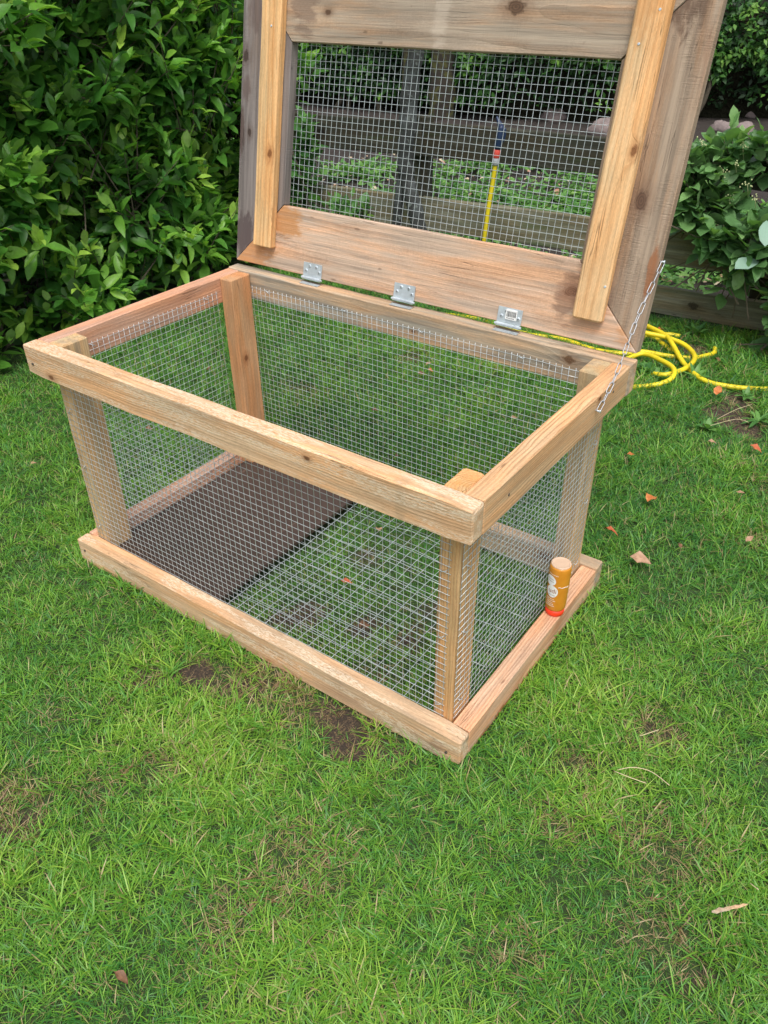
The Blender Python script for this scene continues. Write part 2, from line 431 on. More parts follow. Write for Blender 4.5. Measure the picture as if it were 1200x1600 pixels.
TAN, TAND = (.60, .40, .225), (.36, .19, .085)
W_front = wood('wood_front_rail', (.66, .43, .25), (.42, .23, .11), .0042, .5, speckle=.55, oy=.05, oz=.02, knots=[(-.40, -.020, .016, .0055), (.20, .015, .016, .004)], stains=[(-.43, .02, 0, .07, .03, (.55, .27, .12), .5), (.36, 0, .016, .012, .05, (.40, .27, .16), .5)])
W_fbase = wood('wood_front_base_rail', (.65, .42, .245), (.42, .23, .11), .005, .4, speckle=.6, oy=-.07, oz=.03, gray=(.30, .24, .17), grayamt=.25, stains=[(.43, -.01, .016, .02, .02, (.25, .15, .10), .5), (-.2, -.029, 0, .4, .012, (.33, .13, .04), .7)])
W_right = wood('wood_right_rail', (.68, .43, .235), (.38, .195, .085), .0036, .75, oy=.045, oz=-.05, streak=((.55, .26, .09), .3), knots=[(.12, .02, .016, .004)])
W_rbase = wood('wood_right_base_rail', (.70, .43, .27), (.44, .21, .11), .0052, .75, oy=-.02, oz=.06, stains=[(0, -.029, 0, .35, .014, (.42, .13, .035), .75)])
W_left = wood('wood_left_rail', (.62, .36, .24), (.40, .19, .12), .006, .35, oy=.06, oz=.03, streak=((.50, .22, .12), .45))
W_back = wood('wood_back_rail', (.58, .41, .26), (.36, .23, .13), .006, .35, gray=(.33, .29, .23), grayamt=.42, oy=.03, oz=.07, knots=[(.03, -.01, .016, .004), (.36, .012, .016, .008)])
W_post = wood('wood_corner_post', (.64, .39, .18), (.40, .17, .06), .0045, .75, oy=.012, oz=.035, knots=[(.10, .012, .017, .008)], streak=((.56, .27, .08), .5))
W_post2 = wood('wood_back_post', (.62, .34, .17), (.43, .19, .08), .0038, .6, oy=.03, oz=.03, knots=[(.06, -.01, -.017, .006)])
W_post3 = wood('wood_left_post', (.56, .40, .22), (.36, .23, .11), .0045, .45, gray=(.40, .30, .2), grayamt=.3, oy=.04, oz=.01)
W_batten = wood('wood_lid_batten', (.74, .46, .215), (.50, .23, .08), .007, .45, oy=.05, oz=.05, knots=[(-.06, -.012, .0095, .007)], streak=((.56, .235, .055), .75), rough=.6)
W_battenR = wood('wood_lid_batten_right', (.76, .49, .25), (.52, .26, .10), .007, .4, oy=.045, oz=.05, knots=[(.02, -.020, .0095, .006)], streak=((.58, .27, .08), .55), stains=[(.26, .005, .01, .09, .03, (.55, .22, .05), .5)], rough=.6)
W_lidb = wood('wood_lid_bottom_rail', (.66, .44, .30), (.46, .27, .17), .010, .35, oy=.12, oz=.03, saw=.18, knots=[(.33, .012, .0105, .010)], streak=((.50, .24, .11), .22), gray=(.50, .38, .29), grayamt=.40,
              stains=[(-.33, .035, .01, .05, .05, (.50, .21, .05), .75), (.325, -.0, .01, .022, .05, (.16, .09, .06), .7), (.45, -.01, .01, .03, .05, (.52, .23, .07), .6), (-.43, -.04, .01, .07, .05, (.52, .22, .06), .7)])
W_lidt = wood('wood_lid_top_rail', (.43, .32, .225), (.24, .16, .10), .012, .75, oy=.02, oz=.05, gray=(.35, .285, .215), grayamt=.45, saw=.15, knots=[(.14, -.0, .0105, .012), (-.25, -.015, .0105, .005)], stains=[(-.31, .0, .01, .03, .07, (.17, .11, .08), .6), (.0, .02, .01, .02, .09, (.55, .46, .37), .5)])
W_stl = wood('wood_lid_left_stile', (.25, .20, .17), (.14, .11, .095), .013, .45, gray=(.215, .185, .172), grayamt=.7, oy=.11, oz=.04, saw=.2, knots=[(-.02, .038, .0105, .006), (.12, .055, .0105, .008)], stains=[(-.02, .062, .01, .05, .012, (.09, .055, .045), .85), (.06, .05, .01, .03, .012, (.11, .07, .06), .7), (-.225, .045, .01, .06, .03, (.085, .06, .06), .85), (.2, .03, .01, .04, .02, (.12, .08, .07), .6)])
W_str = wood('wood_lid_right_stile', (.40, .285, .195), (.25, .17, .12), .012, .3, gray=(.345, .265, .195), grayamt=.45, oy=-.09, oz=.05, saw=.3, knots=[(-.045, -.014, .0105, .0115)], streak=((.30, .17, .11), .4),
              stains=[(.235, .012, .01, .055, .075, (.13, .08, .055), .85), (-.15, -.058, .01, .05, .008, (.30, .12, .05), .9), (-.225, .02, .01, .04, .03, (.14, .10, .085), .6)])
W_fence = wood('wood_fence_plank', (.046, .044, .030), (.026, .025, .018), .009, .35, gray=(.078, .076, .058), grayamt=.25, streak=((.04, .06, .022), .9), saw=.0, oy=.15, oz=.05, rough=.95, knots=[(.55, .0, .011, .012)])

run = empty('rabbit_run', (L / 2, D / 2, 0))
tag(run, 'wooden rabbit run with wire mesh sides and its weathered lid propped open on the lawn', 'rabbit run')
zt = HT - HH / 2; zb = HH / 2
for z, nm, mats in ((zt, 'top_rail', (W_front, W_back, W_left, W_right)), (zb, 'base_rail', (W_fbase, W_back, W_left, W_rbase))):
    ex = .004 if z == zb else 0
    board(nm, mats[0], (L + ex, HH, TT), frame((L / 2 + ex / 2, TT / 2, z), (1, 0, 0), (0, 0, 1)), run, seed=1 + z, seg=24, wob=.0012, round_ends=.02 if z == zb else .006, ch=.002)
    board(nm, mats[1], (L + ex, HH, TT), frame((L / 2 + ex / 2, D - TT / 2, z), (1, 0, 0), (0, 0, 1)), run, seed=2 + z, seg=24, wob=.001)
    dz_ = -.002 if z == zb else -.0005
    board(nm, mats[2], (D - 2 * TT - .0008, HH - .003, TT), frame((TT / 2 + .001, D / 2, z + dz_), (0, 1, 0), (0, 0, 1)), run, seed=3 + z, seg=14)
    board(nm, mats[3], (D - 2 * TT - .0008, HH - .003, TT), frame((L - TT / 2 - .001 + ex, D / 2, z + dz_), (0, 1, 0), (0, 0, 1)), run, seed=4 + z, seg=14, wob=.001)
ph = HT - .004
for (cx, cy, m, s) in ((L - TT - PX / 2 - .0006, TT + PY / 2 + .0006, W_post, 11), (TT + PX / 2 + .0006, TT + PY / 2 + .0006, W_post3, 12), (TT + PX / 2 + .0006, D - TT - PY / 2 - .0006, W_post2, 13), (L - TT - PX / 2 - .0006, D - TT - PY / 2 - .0006, W_post3, 14)):
    board('corner_post', m, (ph, PY, PX), frame((cx, cy, ph / 2 + .001), (0, 0, 1), (0, 1, 0)), run, seed=s, ch=.0035 if s == 11 else .002, seg=16, wob=.0008)

# ------------------------------------------------------------------ wire mesh
def mat_wire():
    m, t, b, out = newmat('galvanised_wire'); N = NT(t)
    tc = N.n('ShaderNodeTexCoord').outputs['Object']
    n = N.noise(tc, 90, 3)
    N.put(b.inputs['Base Color'], N.mix(n, (.42, .47, .49, 1), (.76, .82, .84, 1)))
    b.inputs['Metallic'].default_value = .5; N.put(b.inputs['Roughness'], N.mapr(n, .3, .7, .3, .55)); return m
M_wire = mat_wire()
M_zinc = simple('zinc_plated_steel', (.60, .66, .70), .42, .55, .5, (300, .15, .0004), 60)
def wire_grid(name, o, ud, vd, nd, u0, u1, v0, v1, pu, pv, r, parent, amp=.0012, seed=0, ends=.004, double=0):
    mb = MB(); o = Vector(o); ud = Vector(ud); vd = Vector(vd); nd = Vector(nd)
    def pt(u, v, n=0):
        a = amp * (noise.noise((u * 6 + seed, v * 6, seed)) + .5 * noise.noise((u * 17, v * 17 + seed, 4)))
        return o + ud * u + vd * v + nd * (n + a)
    nu = int((u1 - u0) / pu + 1e-6); nv = int((v1 - v0) / pv + 1e-6)
    us = [u0 + i * pu for i in range(nu + 1)]; vs = [v0 + i * pv for i in range(nv + 1)]
    ue, ve = us[-1], vs[-1]
    for i, u in enumerate(us):
        j = .0004 * random.uniform(-1, 1)
        k = max(4, int((ve - v0) / .04)); mb.tube([pt(u + j + .0003 * random.uniform(-1, 1), v0 - ends + (ve - v0 + 2 * ends) * q / k) for q in range(k + 1)], r, 5)
    for v in vs:
        for dd in ([0, double] if double else [0]):
            j = .0004 * random.uniform(-1, 1)
            k = max(4, int((ue - u0) / .04)); mb.tube([pt(u0 - ends + (ue - u0 + 2 * ends) * q / k, v + j + dd * (1 + .5 * noise.noise((q * .9, v * 40, 1))) + .0003 * random.uniform(-1, 1), 1.7 * r) for q in range(k + 1)], r, 5)
    return mb.build(name, M_wire, parent, True)
WR = .00045
g = .0009
# mesh panels lie on the outer faces of the posts and the inner faces of the rails
zlo, zhi = HH - .030, HT - .022
wire_grid('wire_mesh', (0, TT - .0, 0), (1, 0, 0), (0, 0, 1), (0, -1, 0), TT + .009, L - TT - .009, HH + .001, HT - HH + .01, SQ, SQ, WR, run, .0014, 1)
wire_grid('wire_mesh', (0, D - TT - .0022, 0), (1, 0, 0), (0, 0, 1), (0, -1, 0), TT + .004 + PX, L - TT - .004 - PX, .03, HT - .024, SQ, SQ, WR, run, .0008, 2)
wire_grid('wire_mesh', (TT + .0022, 0, 0), (0, 1, 0), (0, 0, 1), (1, 0, 0), TT + .004 + PY, D - TT - .004 - PY, .03, HT - .024, SQ, SQ, WR, run, .0008, 3)
wire_grid('wire_mesh', (L - TT + .0, 0, 0), (0, 1, 0), (0, 0, 1), (1, 0, 0), TT + .009, D - TT - .009, HH + .001, HT - HH + .01, SQ, SQ, WR, run, .0014, 4)
fm = wire_grid('floor_mesh', (0, 0, .020), (0, 1, 0), (1, 0, 0), (0, 0, 1), TT + .012, D - TT - .012, .30, L - TT - .008, .052, .0262, .00062, run, .009, 5)
fm['label'] = 'wider welded wire grid lying on the grass inside the run'
# staples
st = MB(); st.tube([(-.005, 0, -.0035), (-.005, 0, .0012), (-.0035, 0, .0022), (.0035, 0, .0022), (.005, 0, .0012), (.005, 0, -.0035)], .0007, 5)
st_me = mesh_np('staple', st.v, st.f, None, True); st_me.materials.append(M_zinc)
def staple(p, nd, td):
    o = bpy.data.objects.new('staple', st_me); C.objects.link(o)
    nd = Vector(nd).normalized(); td = Vector(td); td = (td - nd * td.dot(nd)).normalized(); yd = nd.cross(td)
    M = Matrix(((td.x, yd.x, nd.x, p[0]), (td.y, yd.y, nd.y, p[1]), (td.z, yd.z, nd.z, p[2]), (0, 0, 0, 1)))
    loc, rot, _ = M.decompose(); o.location = loc; o.rotation_euler = rot.to_euler(); attach(o, run)
for z in (.09, .235, .36, .43):
    staple((L - TT - .024, TT - .002, z - .005), (0, -1, 0), (1, 0, .5)); staple((L - TT + .002, TT + .022, z), (1, 0, 0), (0, 1, -.7)); staple((L - TT + .002, D - TT - .03, z - .01), (1, 0, 0), (0, 1, .4))
    staple((TT + .02, TT - .002, z), (0, -1, 0), (.6, 0, 1))
for x in (.12, .33, .52, .74, .88): staple((x, D - TT - .0045, HT - .034 + random.uniform(-.004, .004)), (0, -1, 0), (1, 0, random.uniform(-.6, .6)))
for y in (.12, .26, .42): staple((TT + .0045, y, HT - .036), (1, 0, 0), (0, 1, random.uniform(-.6, .6)))

# ------------------------------------------------------------------ lid
lid = empty('lid', LO, run); lid['label'] = 'mitred lid of weathered boards opened past upright, with a wire mesh window'
def lboard(name, mat, cu, cv, size, vert, n=0., **k):
    xd, yd = (LVx, -LUx) if vert else (LUx, LVx)
    return board(name, mat, size, frame(lidp(cu, cv, n), xd, yd), lid, **k)
ht2 = -LTH / 2 + .010
# bottom rail: long edge at v=0, narrows upward;  top rail: long edge at the top
lboard('lid_rail', W_lidb, LW / 2, LWD / 2, (LW - .003, LWD - .001, LTH), False, ht2, m0=LWD - .001, m1=LWD - .001, seed=21, seg=20, wob=.0009, ch=.0012)
lboard('lid_rail', W_lidt, LW / 2, LH - LWD / 2, (LW - .003, LWD - .001, LTH), False, ht2 + .0006, m0=-(LWD - .001), m1=-(LWD - .001), seed=22, seg=20, wob=.0012, ch=.0012)
# stiles: local +Y points to -u.  left stile long edge on the -u side (+Y) ; right stile long edge on +u (-Y)
lboard('lid_stile', W_stl, LWD / 2, LH / 2, (LH - .003, LWD - .001, LTH), True, ht2 - .0006, m0=-(LWD - .001), m1=-(LWD - .001), seed=23, seg=16, ch=.0012)
lboard('lid_stile', W_str, LW - LWD / 2, LH / 2, (LH - .003, LWD - .001, LTH), True, ht2 - .0012, m0=LWD - .001, m1=LWD - .001, seed=24, seg=16, ch=.0012)
BT = .019
lboard('batten', W_batten, .0925, .043 + .245, (.49, .050, BT), True, .0105 + BT / 2, seed=25, seg=14, ch=.002, wob=.001)
lboard('batten', W_battenR, .841, .040 + .2475, (.495, .053, BT), True, .0105 + BT / 2, seed=26, seg=14, ch=.003, wob=.001)
lm = wire_grid('wire_mesh', lidp(0, 0, -LTH + .008), LUx, LVx, LNx, LWD - .02, LW - LWD + .02, LWD - .02, LH - LWD + .02, SQ, SQ, WR, lid, .0010, 8)

# hinges
def hinge(u, sticker=False):
    h = empty('hinge', lidp(u, 0, .012), run)
    t0 = lidp(u, 0, 0)
    mb = MB(); hw = .0245
    # upper plate on the lid board, with knuckles below
    def q(a, v, n): return lidp(u + a, v, n)
    pts = [(-hw, .0015), (hw, .0015), (hw, .029), (-hw, .029)]
    V = [q(a, v, .0112) for a, v in pts] + [q(a, v, .0126) for a, v in pts]
    mb.add(V, [(3, 2, 1, 0), (4, 5, 6, 7), (0, 1, 5, 4), (1, 2, 6, 5), (2, 3, 7, 6), (3, 0, 4, 7)])
    mb.build('hinge_plate', M_zinc, h)
    mb = MB()
    V = [Vector((q(a, 0, 0).x, yy, HT + zz)) for a, yy, zz in ((-hw, D - .026, .0006), (hw, D - .026, .0006), (hw, D - .0155, .0006), (-hw, D - .0155, .0006))]
    V += [v + Vector((0, 0, .0013)) for v in V]
    mb.add(V, [(3, 2, 1, 0), (4, 5, 6, 7), (0, 1, 5, 4), (1, 2, 6, 5), (2, 3, 7, 6), (3, 0, 4, 7)])
    mb.build('hinge_leaf', M_zinc, h)
    mb = MB()
    for k in range(5):
        a0 = -hw + k * 2 * hw / 5 + .0002; a1 = a0 + 2 * hw / 5 - .0004
        mb.tube([q(a0, -.0022, .0142), q(a1, -.0022, .0142)], .0036, 12)
    mb.tube([q(-hw - .003, -.0022, .0142), q(hw + .003, -.0022, .0142)], .0022, 8)
    mb.build('hinge_barrel', M_zinc, h)
    for (a, v) in ((-.0165, .0125), (-.008, .0225), (.010, .0225), (.0185, .0125)):
        s_ = MB(); p0 = q(a, v, .0124)
        s_.tube([p0, p0 + LNx * .0012, p0 + LNx * .0018], [.0036, .0034, .002], 14)
        s_.build('screw', M_zinc, h, False)
        s_.v = []; s_.f = []
        for d in ((1, 0), (0, 1)):
            e = LUx * d[0] + LVx * d[1]; f_ = LVx * d[0] - LUx * d[1]
            c = p0 + LNx * .00195
            s_.add([c - e * .0018 - f_ * .0004, c + e * .0018 - f_ * .0004, c + e * .0018 + f_ * .0004, c - e * .0018 + f_ * .0004], [(0, 1, 2, 3)]) if d[0] else \
            s_.add([c - e * .0018 - f_ * .0004 + LNx * .0001, c + e * .0018 - f_ * .0004 + LNx * .0001, c + e * .0018 + f_ * .0004 + LNx * .0001, c - e * .0018 + f_ * .0004 + LNx * .0001], [(3, 2, 1, 0)])
        s_.build('screw_slot', M_dark, h)
    if sticker:
        mb = MB(); V = [q(a, v, .0146) for a, v in ((-.0075, .0085), (.0145, .0085), (.0145, .0265), (-.0075, .0265))]
        V2 = [v - LNx * .0018 for v in V]
        mb.add(V2 + V, [(3, 2, 1, 0), (4, 5, 6, 7), (0, 1, 5, 4), (1, 2, 6, 5), (2, 3, 7, 6), (3, 0, 4, 7)])
        mb.build('price_sticker', M_white, h)
        mb = MB(); a = -.0055; rr = random.Random(3)
        while a < .0125:
            wd = rr.choice([.0004, .0007, .0011]); mb.add([q(a, .0135, .0149), q(a + wd, .0135, .0149), q(a + wd, .0235, .0149), q(a, .0235, .0149)], [(0, 1, 2, 3)]); a += wd + rr.choice([.0005, .0009])
        for i in range(9): mb.add([q(-.005 + i * .0018, .0102, .0149), q(-.0038 + i * .0018, .0102, .0149), q(-.0038 + i * .0018, .0118, .0149), q(-.005 + i * .0018, .0118, .0149)], [(0, 1, 2, 3)])
        mb.build('barcode', M_dark, h)
M_dark = simple('dark_print', (.03, .03, .035), .6)
M_white = simple('white_paper', (.82, .82, .80), .6)
hinge(.2245); hinge(.4585); hinge(.6915, True)

# ------------------------------------------------------------------ chain
ca = Vector((L + .004, .3875, .470)); cb = lidp(LW + .003, .152, .004)
chn = empty('chain', ca, run)
M_chain = simple('bright_zinc_chain', (.36, .37, .39), .4, .8)
n_l = 15; dirv = cb - ca; ln = dirv.length
side0 = Vector((1, 0, 0)); side0 = (side0 - dirv.normalized() * side0.dot(dirv.normalized())).normalized()
def sagp(t): return ca.lerp(cb, t) - Vector((0, 0, 1)) * .006 * 4 * t * (1 - t) + Vector((.0025 * math.sin(t * 7), 0, 0))
for i in range(n_l):
    a, b_ = sagp(i / n_l), sagp((i + 1) / n_l); d = (b_ - a).normalized(); c = (a + b_) / 2
    hl = (b_ - a).length / 2 + .0014; s1 = side0; s2 = d.cross(s1).normalized()
    ang = (math.pi / 2 if i % 2 else 0) + .5 + .25 * math.sin(i * 2.3); sd_ = s1 * math.cos(ang) + s2 * math.sin(ang)
    r_ = .0030; pts = []
    for k in range(9): t = -math.pi / 2 + math.pi * k / 8; pts.append(c + d * ((hl - r_) + r_ * math.cos(t)) + sd_ * (r_ * math.sin(t)))
    for k in range(9): t = math.pi / 2 + math.pi * k / 8; pts.append(c + d * (-(hl - r_) + r_ * math.cos(t)) + sd_ * (r_ * math.sin(t)))
    mb = MB(); mb.tube(pts, .00082, 7, closed=True); mb.build('chain_link', M_chain, chn, True)
for p, nn in ((ca, Vector((1, 0, 0))), (cb, Vector((1, 0, 0)))):
    mb = MB(); mb.tube([p - nn * .009, p + nn * .003, p + nn * .0035], [.0012, .0012, .0006], 8); mb.tube([p + nn * .0028, p + nn * .0042], [.003, .0026], 10); mb.build('nail', M_zinc, chn, True)

# nail and screw heads
def head(name, p, nd, r, m):
    nd = Vector(nd).normalized(); mb = MB(); mb.tube([p - nd * .004, p + nd * .0004, p + nd * .0011], [r * .8, r, r * .75], 10); mb.build(name, m, run)
M_rust = simple('dark_screw_steel', (.10, .085, .075), .5, .6)
for u, v in ((.853, .497), (.832, .452), (.095, .455), (.862, .10)): head('nail_head', lidp(u, v, .0105 + .019), LNx, .0022, M_zinc)
for x, z in ((.020, zt - .006), (.022, zb + .004), (L - .020, zb - .008)): head('screw_head', Vector((x, -.0002, z)), (0, -1, 0), .0026, M_rust)
for y, z in ((.10, zt), (D - .10, zt + .008)): head('screw_head', Vector((L - .0012, y, z)), (1, 0, 0), .0026, M_rust)

# ------------------------------------------------------------------ brown board on the floor of the run
def mat_ply():
    m, t, b, out = newmat('dark_brown_board'); N = NT(t); P = N.n('ShaderNodeTexCoord').outputs['Object']
    n1 = N.noise(P, 7, 5, .65); n2 = N.noise(N.vm('MULTIPLY', P, (30, 400, 30)), 1, 3); n3 = N.noise(P, 120, 4, .7)
    n1 = N.m('ADD', N.m('MULTIPLY', n1, .6), N.m('MULTIPLY', N.noise(N.vm('MULTIPLY', P, (14, 3, 3)), 3.0, 5, .7), .4))
    col = N.mix(n1, (.030, .018, .014, 1), (.075, .044, .032, 1)); k = N.mapr(n3, .2, .8, .75, 1.25, False); col = N.mix(1., col, N.comb(k, k, k), 'MULTIPLY')
    mk = N.mapr(N.noise(N.vm('MULTIPLY', P, (40, 7, 7)), 1.2, 3, .6, 1.), .66, .7); col = N.mix(N.m('MULTIPLY', mk, .3), col, (.22, .15, .11, 1))
    x = N.sep(P)[0]; ed = N.mapr(N.m('ADD', x, N.m('MULTIPLY', n1, .05)), -.125, -.14); col = N.mix(N.m('MULTIPLY', ed, .85), col, (.012, .012, .014, 1))
    N.put(b.inputs['Base Color'], col); N.put(b.inputs['Roughness'], N.mapr(n1, .3, .7, .5, .75)); N.put(b.inputs['Normal'], N.bump(N.m('ADD', n2, n3), .3, .0012)); return m
pb = board('floor_board', mat_ply(), (.325, D - 2 * TT - .012, .010), frame(((TT + .36) / 2 + .012, D / 2, .030), (1, 0, 0), (0, 1, 0)), ch=.001, seed=40, wob=.002)
tag(pb, 'dark brown flat board lying on the grass inside the left end of the rabbit run', 'board')

# ------------------------------------------------------------------ bottle
def bottle():
    c0 = Vector((.9292, .3680, HH - .0025))
    bt = empty('shampoo_bottle', c0); tag(bt, 'upside-down amber bottle with red cap standing on the right base rail', 'bottle')
    m, t, b, out = newmat('amber_gel_bottle'); N = NT(t); g = N.n('ShaderNodeTexCoord').outputs['Object']
    n = N.noise(g, 60, 3)
    N.put(b.inputs['Base Color'], N.mix(n, (.62, .22, .016, 1), (.76, .33, .035, 1))); b.inputs['Roughness'].default_value = .22
    b.inputs['Transmission Weight'].default_value = .12; b.inputs['IOR'].default_value = 1.35; b.inputs['Coat Weight'].default_value = .4; b.inputs['Coat Roughness'].default_value = .15
    amber = m
    clear, t2, b2, o2 = newmat('frosted_bottle_base'); b2.inputs['Base Color'].default_value = (.62, .43, .30, 1); b2.inputs['Roughness'].default_value = .3; b2.inputs['Coat Weight'].default_value = .5
    red = simple('red_cap', (.80, .045, .012), .3)
    R0 = .0192; Hc = .013; Hb = .112
    mb = MB(); mb.lathe([(R0 * .86, 0), (R0 * .90, .001), (R0 * .93, Hc)], 40, c0); mb.build('cap', red, bt, True)
    mb = MB(); mb.lathe([(R0 * .90, Hc), (R0 * .97, Hc + .004), (R0, Hc + .014), (R0 * 1.02, Hb * .6), (R0 * 1.03, Hb - .012), (R0 * 1.0, Hb - .004), (R0 * .95, Hb)], 40, c0); body = mb.build('bottle_body', amber, bt, True)
    mb = MB(); mb.lathe([(R0 * .94, Hb - .001), (R0 * .93, Hb + .0018), (R0 * .86, Hb + .0028), (R0 * .80, Hb + .0018), (R0 * .62, Hb + .0012), (R0 * .5, Hb + .0018), (R0 * .36, Hb + .001), (R0 * .2, Hb + .0016), (R0 * .05, Hb + .0016)], 40, c0); mb.build('bottle_base', clear, bt, True)
    cd = math.atan2(CP.y - c0.y, CP.x - c0.x)
    A0 = cd - .50
    def wrap(s, z, e=.0004):
        rr = R0 * (1.0 + .02 * min(1, max(0, (z - Hc) / .06))) + e; a = A0 + s / rr
        return (c0.x + rr * math.cos(a), c0.y + rr * math.sin(a), c0.z + z)
    def patch(name, poly, mat, e):
        # poly: convex outline (s,z) fanned in rings so it follows the curve
        cs = sum(p[0] for p in poly) / len(poly); cz = sum(p[1] for p in poly) / len(poly); K = 5; V = []; F = []
        for k in range(1, K + 1):
            for p in poly: V.append(wrap(cs + (p[0] - cs) * k / K, cz + (p[1] - cz) * k / K, e))
        n_ = len(poly); V.append(wrap(cs, cz, e))
        for j in range(n_): F.append((len(V) - 1, j, (j + 1) % n_))
        for k in range(K - 1):
            for j in range(n_): j2 = (j + 1) % n_; F.append((k * n_ + j, (k + 1) * n_ + j, (k + 1) * n_ + j2, k * n_ + j2))
        return obj(name, mesh_np(name, V, F), mat, bt)
    el = lambda cs, cz, a, b_: [(cs + a * math.cos(t * math.pi / 14), cz + b_ * math.sin(t * math.pi / 14)) for t in range(28)]
    patch('oval_label', el(.0, .060, .0115, .0135), M_white, .0004)
    patch('round_label', el(-.006, .083, .0115, .011), M_white, .0003)
    # seam line around the body
    mb = MB(); mb.tube([wrap(.011 + i * .0016, .072 + .0006 * math.sin(i), .0004) for i in range(14)], .0004, 4); mb.build('seam', M_white, bt)
    cream = simple('pale_print', (.78, .66, .50), .6); brown = simple('brown_print', (.34, .10, .02), .6)
    def text(s, size, cs, z, mat, e=.0008, name='lettering'):
        cu = bpy.data.curves.new('lettering', 'FONT'); cu.body = s; cu.size = size; cu.align_x = 'CENTER'; cu.resolution_u = 3
        o = bpy.data.objects.new('lettering_tmp', cu); C.objects.link(o)
        bpy.context.view_layer.update()
        me = bpy.data.meshes.new_from_object(o.evaluated_get(bpy.context.evaluated_depsgraph_get()))
        bpy.data.objects.remove(o)
        for v in me.vertices: v.co = wrap(cs + v.co.x, z + v.co.y, e)
        me.materials.clear(); return obj(name, me, mat, bt)
    text('udi', .0138, .001, .0575, brown)
    # rows of tiny print too small to read
    rr = random.Random(5); mb = MB()
    def bars(z, s0, s1, h, mb):
        s = s0
        while s < s1:
            wd = rr.uniform(.0008, .0022); hh = h * rr.uniform(.7, 1)
            mb.add([wrap(s, z, .0005), wrap(min(s + wd, s1), z, .0005), wrap(min(s + wd, s1), z + hh, .0005), wrap(s, z + hh, .0005)], [(0, 1, 2, 3)]); s += wd + .0006
    for z, a, b_ in ((.042, -.010, .006), (.038, -.010, .009), (.034, -.009, .004), (.030, -.009, .006), (.026, -.009, .008), (.0965, -.012, .009)): bars(z, a, b_, .0024, mb)
    mb.build('small_print', cream, bt)['kind'] = 'stuff'
    mb = MB()
    for z, a, b_ in ((.052, -.006, .007), (.085, -.012, .001), (.080, -.011, .001)): bars(z, a, b_, .0012, mb)
    for i in range(len(mb.v)): pass
    mb2 = MB(); rr = random.Random(6)
    for z, a, b_ in ((.0515, -.006, .007), (.086, -.013, .001), (.081, -.012, .002)):
        s = a
        while s < b_:
            wd = rr.uniform(.0005, .0012); mb2.add([wrap(s, z, .0008), wrap(s + wd, z, .0008), wrap(s + wd, z + .0014, .0008), wrap(s, z + .0014, .0008)], [(0, 1, 2, 3)]); s += wd + .0005
    mb2.build('small_print', simple('grey_print', (.25, .22, .2), .6), bt)['kind'] = 'stuff'
bottle()

# ------------------------------------------------------------------ fence of three mossy planks on posts
W_fence2 = wood('wood_fence_plank_lower', (.17, .16, .105), (.095, .09, .06), .009, .35, gray=(.25, .245, .185), grayamt=.35, streak=((.07, .10, .04), .6), oy=.15, oz=.05, rough=.95, knots=[(-.35, .0, .011, .014)])
fence = empty('garden_fence', fp(0, 0, 0)); tag(fence, 'low fence of three mossy grey planks between lawn and garden bed', 'fence')
for (z0, z1) in ((.452, .567), (.186, .308), (.012, .108)):
    for (s0, s1, sd_) in ((-2.9, -.93, 1), (-.925, 1.9, 2)):
        o = board('fence_plank', W_fence if z0 > .4 else W_fence2, (s1 - s0, z1 - z0, .024), frame(fp((s0 + s1) / 2, -.012, (z0 + z1) / 2 + .004 * (sd_ - 1)), FDIR, (0, 0, 1)), fence, seed=50 + sd_ + z0, seg=30, wob=.004, ch=.003)
for s_ in (-2.75, -.95, .335, 1.75):
    board('fence_post', W_fence, (.60, .07, .05), frame(fp(s_, .030, .285), (0, 0, 1), FDIR), fence, seed=60 + s_, seg=8, wob=.002, ch=.003)

# ------------------------------------------------------------------ leaves
def leaf_tpl(l=1., wd=.36, fold=.12, curl=.25, rows=4, tip=1.0, wave=0., ob=.85):
    """leaf lying along +X, base at the origin, upper side +Z"""
    V = []; F = []
    for i in range(rows + 1):
        t = i / rows; hw = wd / 2 * (math.sin(math.pi * min(1, t ** ob)) ** .8 if 0 < t < 1 else 0.015)
        x = l * t; z = -curl * l * t * t + .05 * l * t
        if i == rows: V.append((x, 0, z)); continue
        wv = wave * math.sin(i * 2.2) * hw
        V += [(x, -hw, z + fold * hw * 2 + wv), (x, 0, z), (x, hw, z + fold * hw * 2 - wv)]
    for i in range(rows - 1):
        a = i * 3; F += [(a, a + 3, a + 4, a + 1), (a + 1, a + 4, a + 5, a + 2)]
    a = (rows - 1) * 3; e = len(V) - 1
    F += [(a, e, a + 1, a + 1), (a + 1, e, a + 2, a + 2)]
    tri = []
    for f in F:
        if f[2] == f[3]: tri.append((f[0], f[1], f[2]))
        else: tri += [(f[0], f[1], f[2]), (f[0], f[2], f[3])]
    return np.array(V, float), np.array(tri, int)
def orient(d, up, roll=None):
    """rows: frames with X along d, Z near up"""
    d = d / np.linalg.norm(d, axis=1, keepdims=True)
    y = np.cross(up, d); y /= np.linalg.norm(y, axis=1, keepdims=True) + 1e-9
    z = np.cross(d, y)
    if roll is not None:
        c, s = np.cos(roll)[:, None], np.sin(roll)[:, None]; y, z = y * c + z * s, -y * s + z * c
    return np.stack([d, y, z], 1)       # (N,3 axes,3)
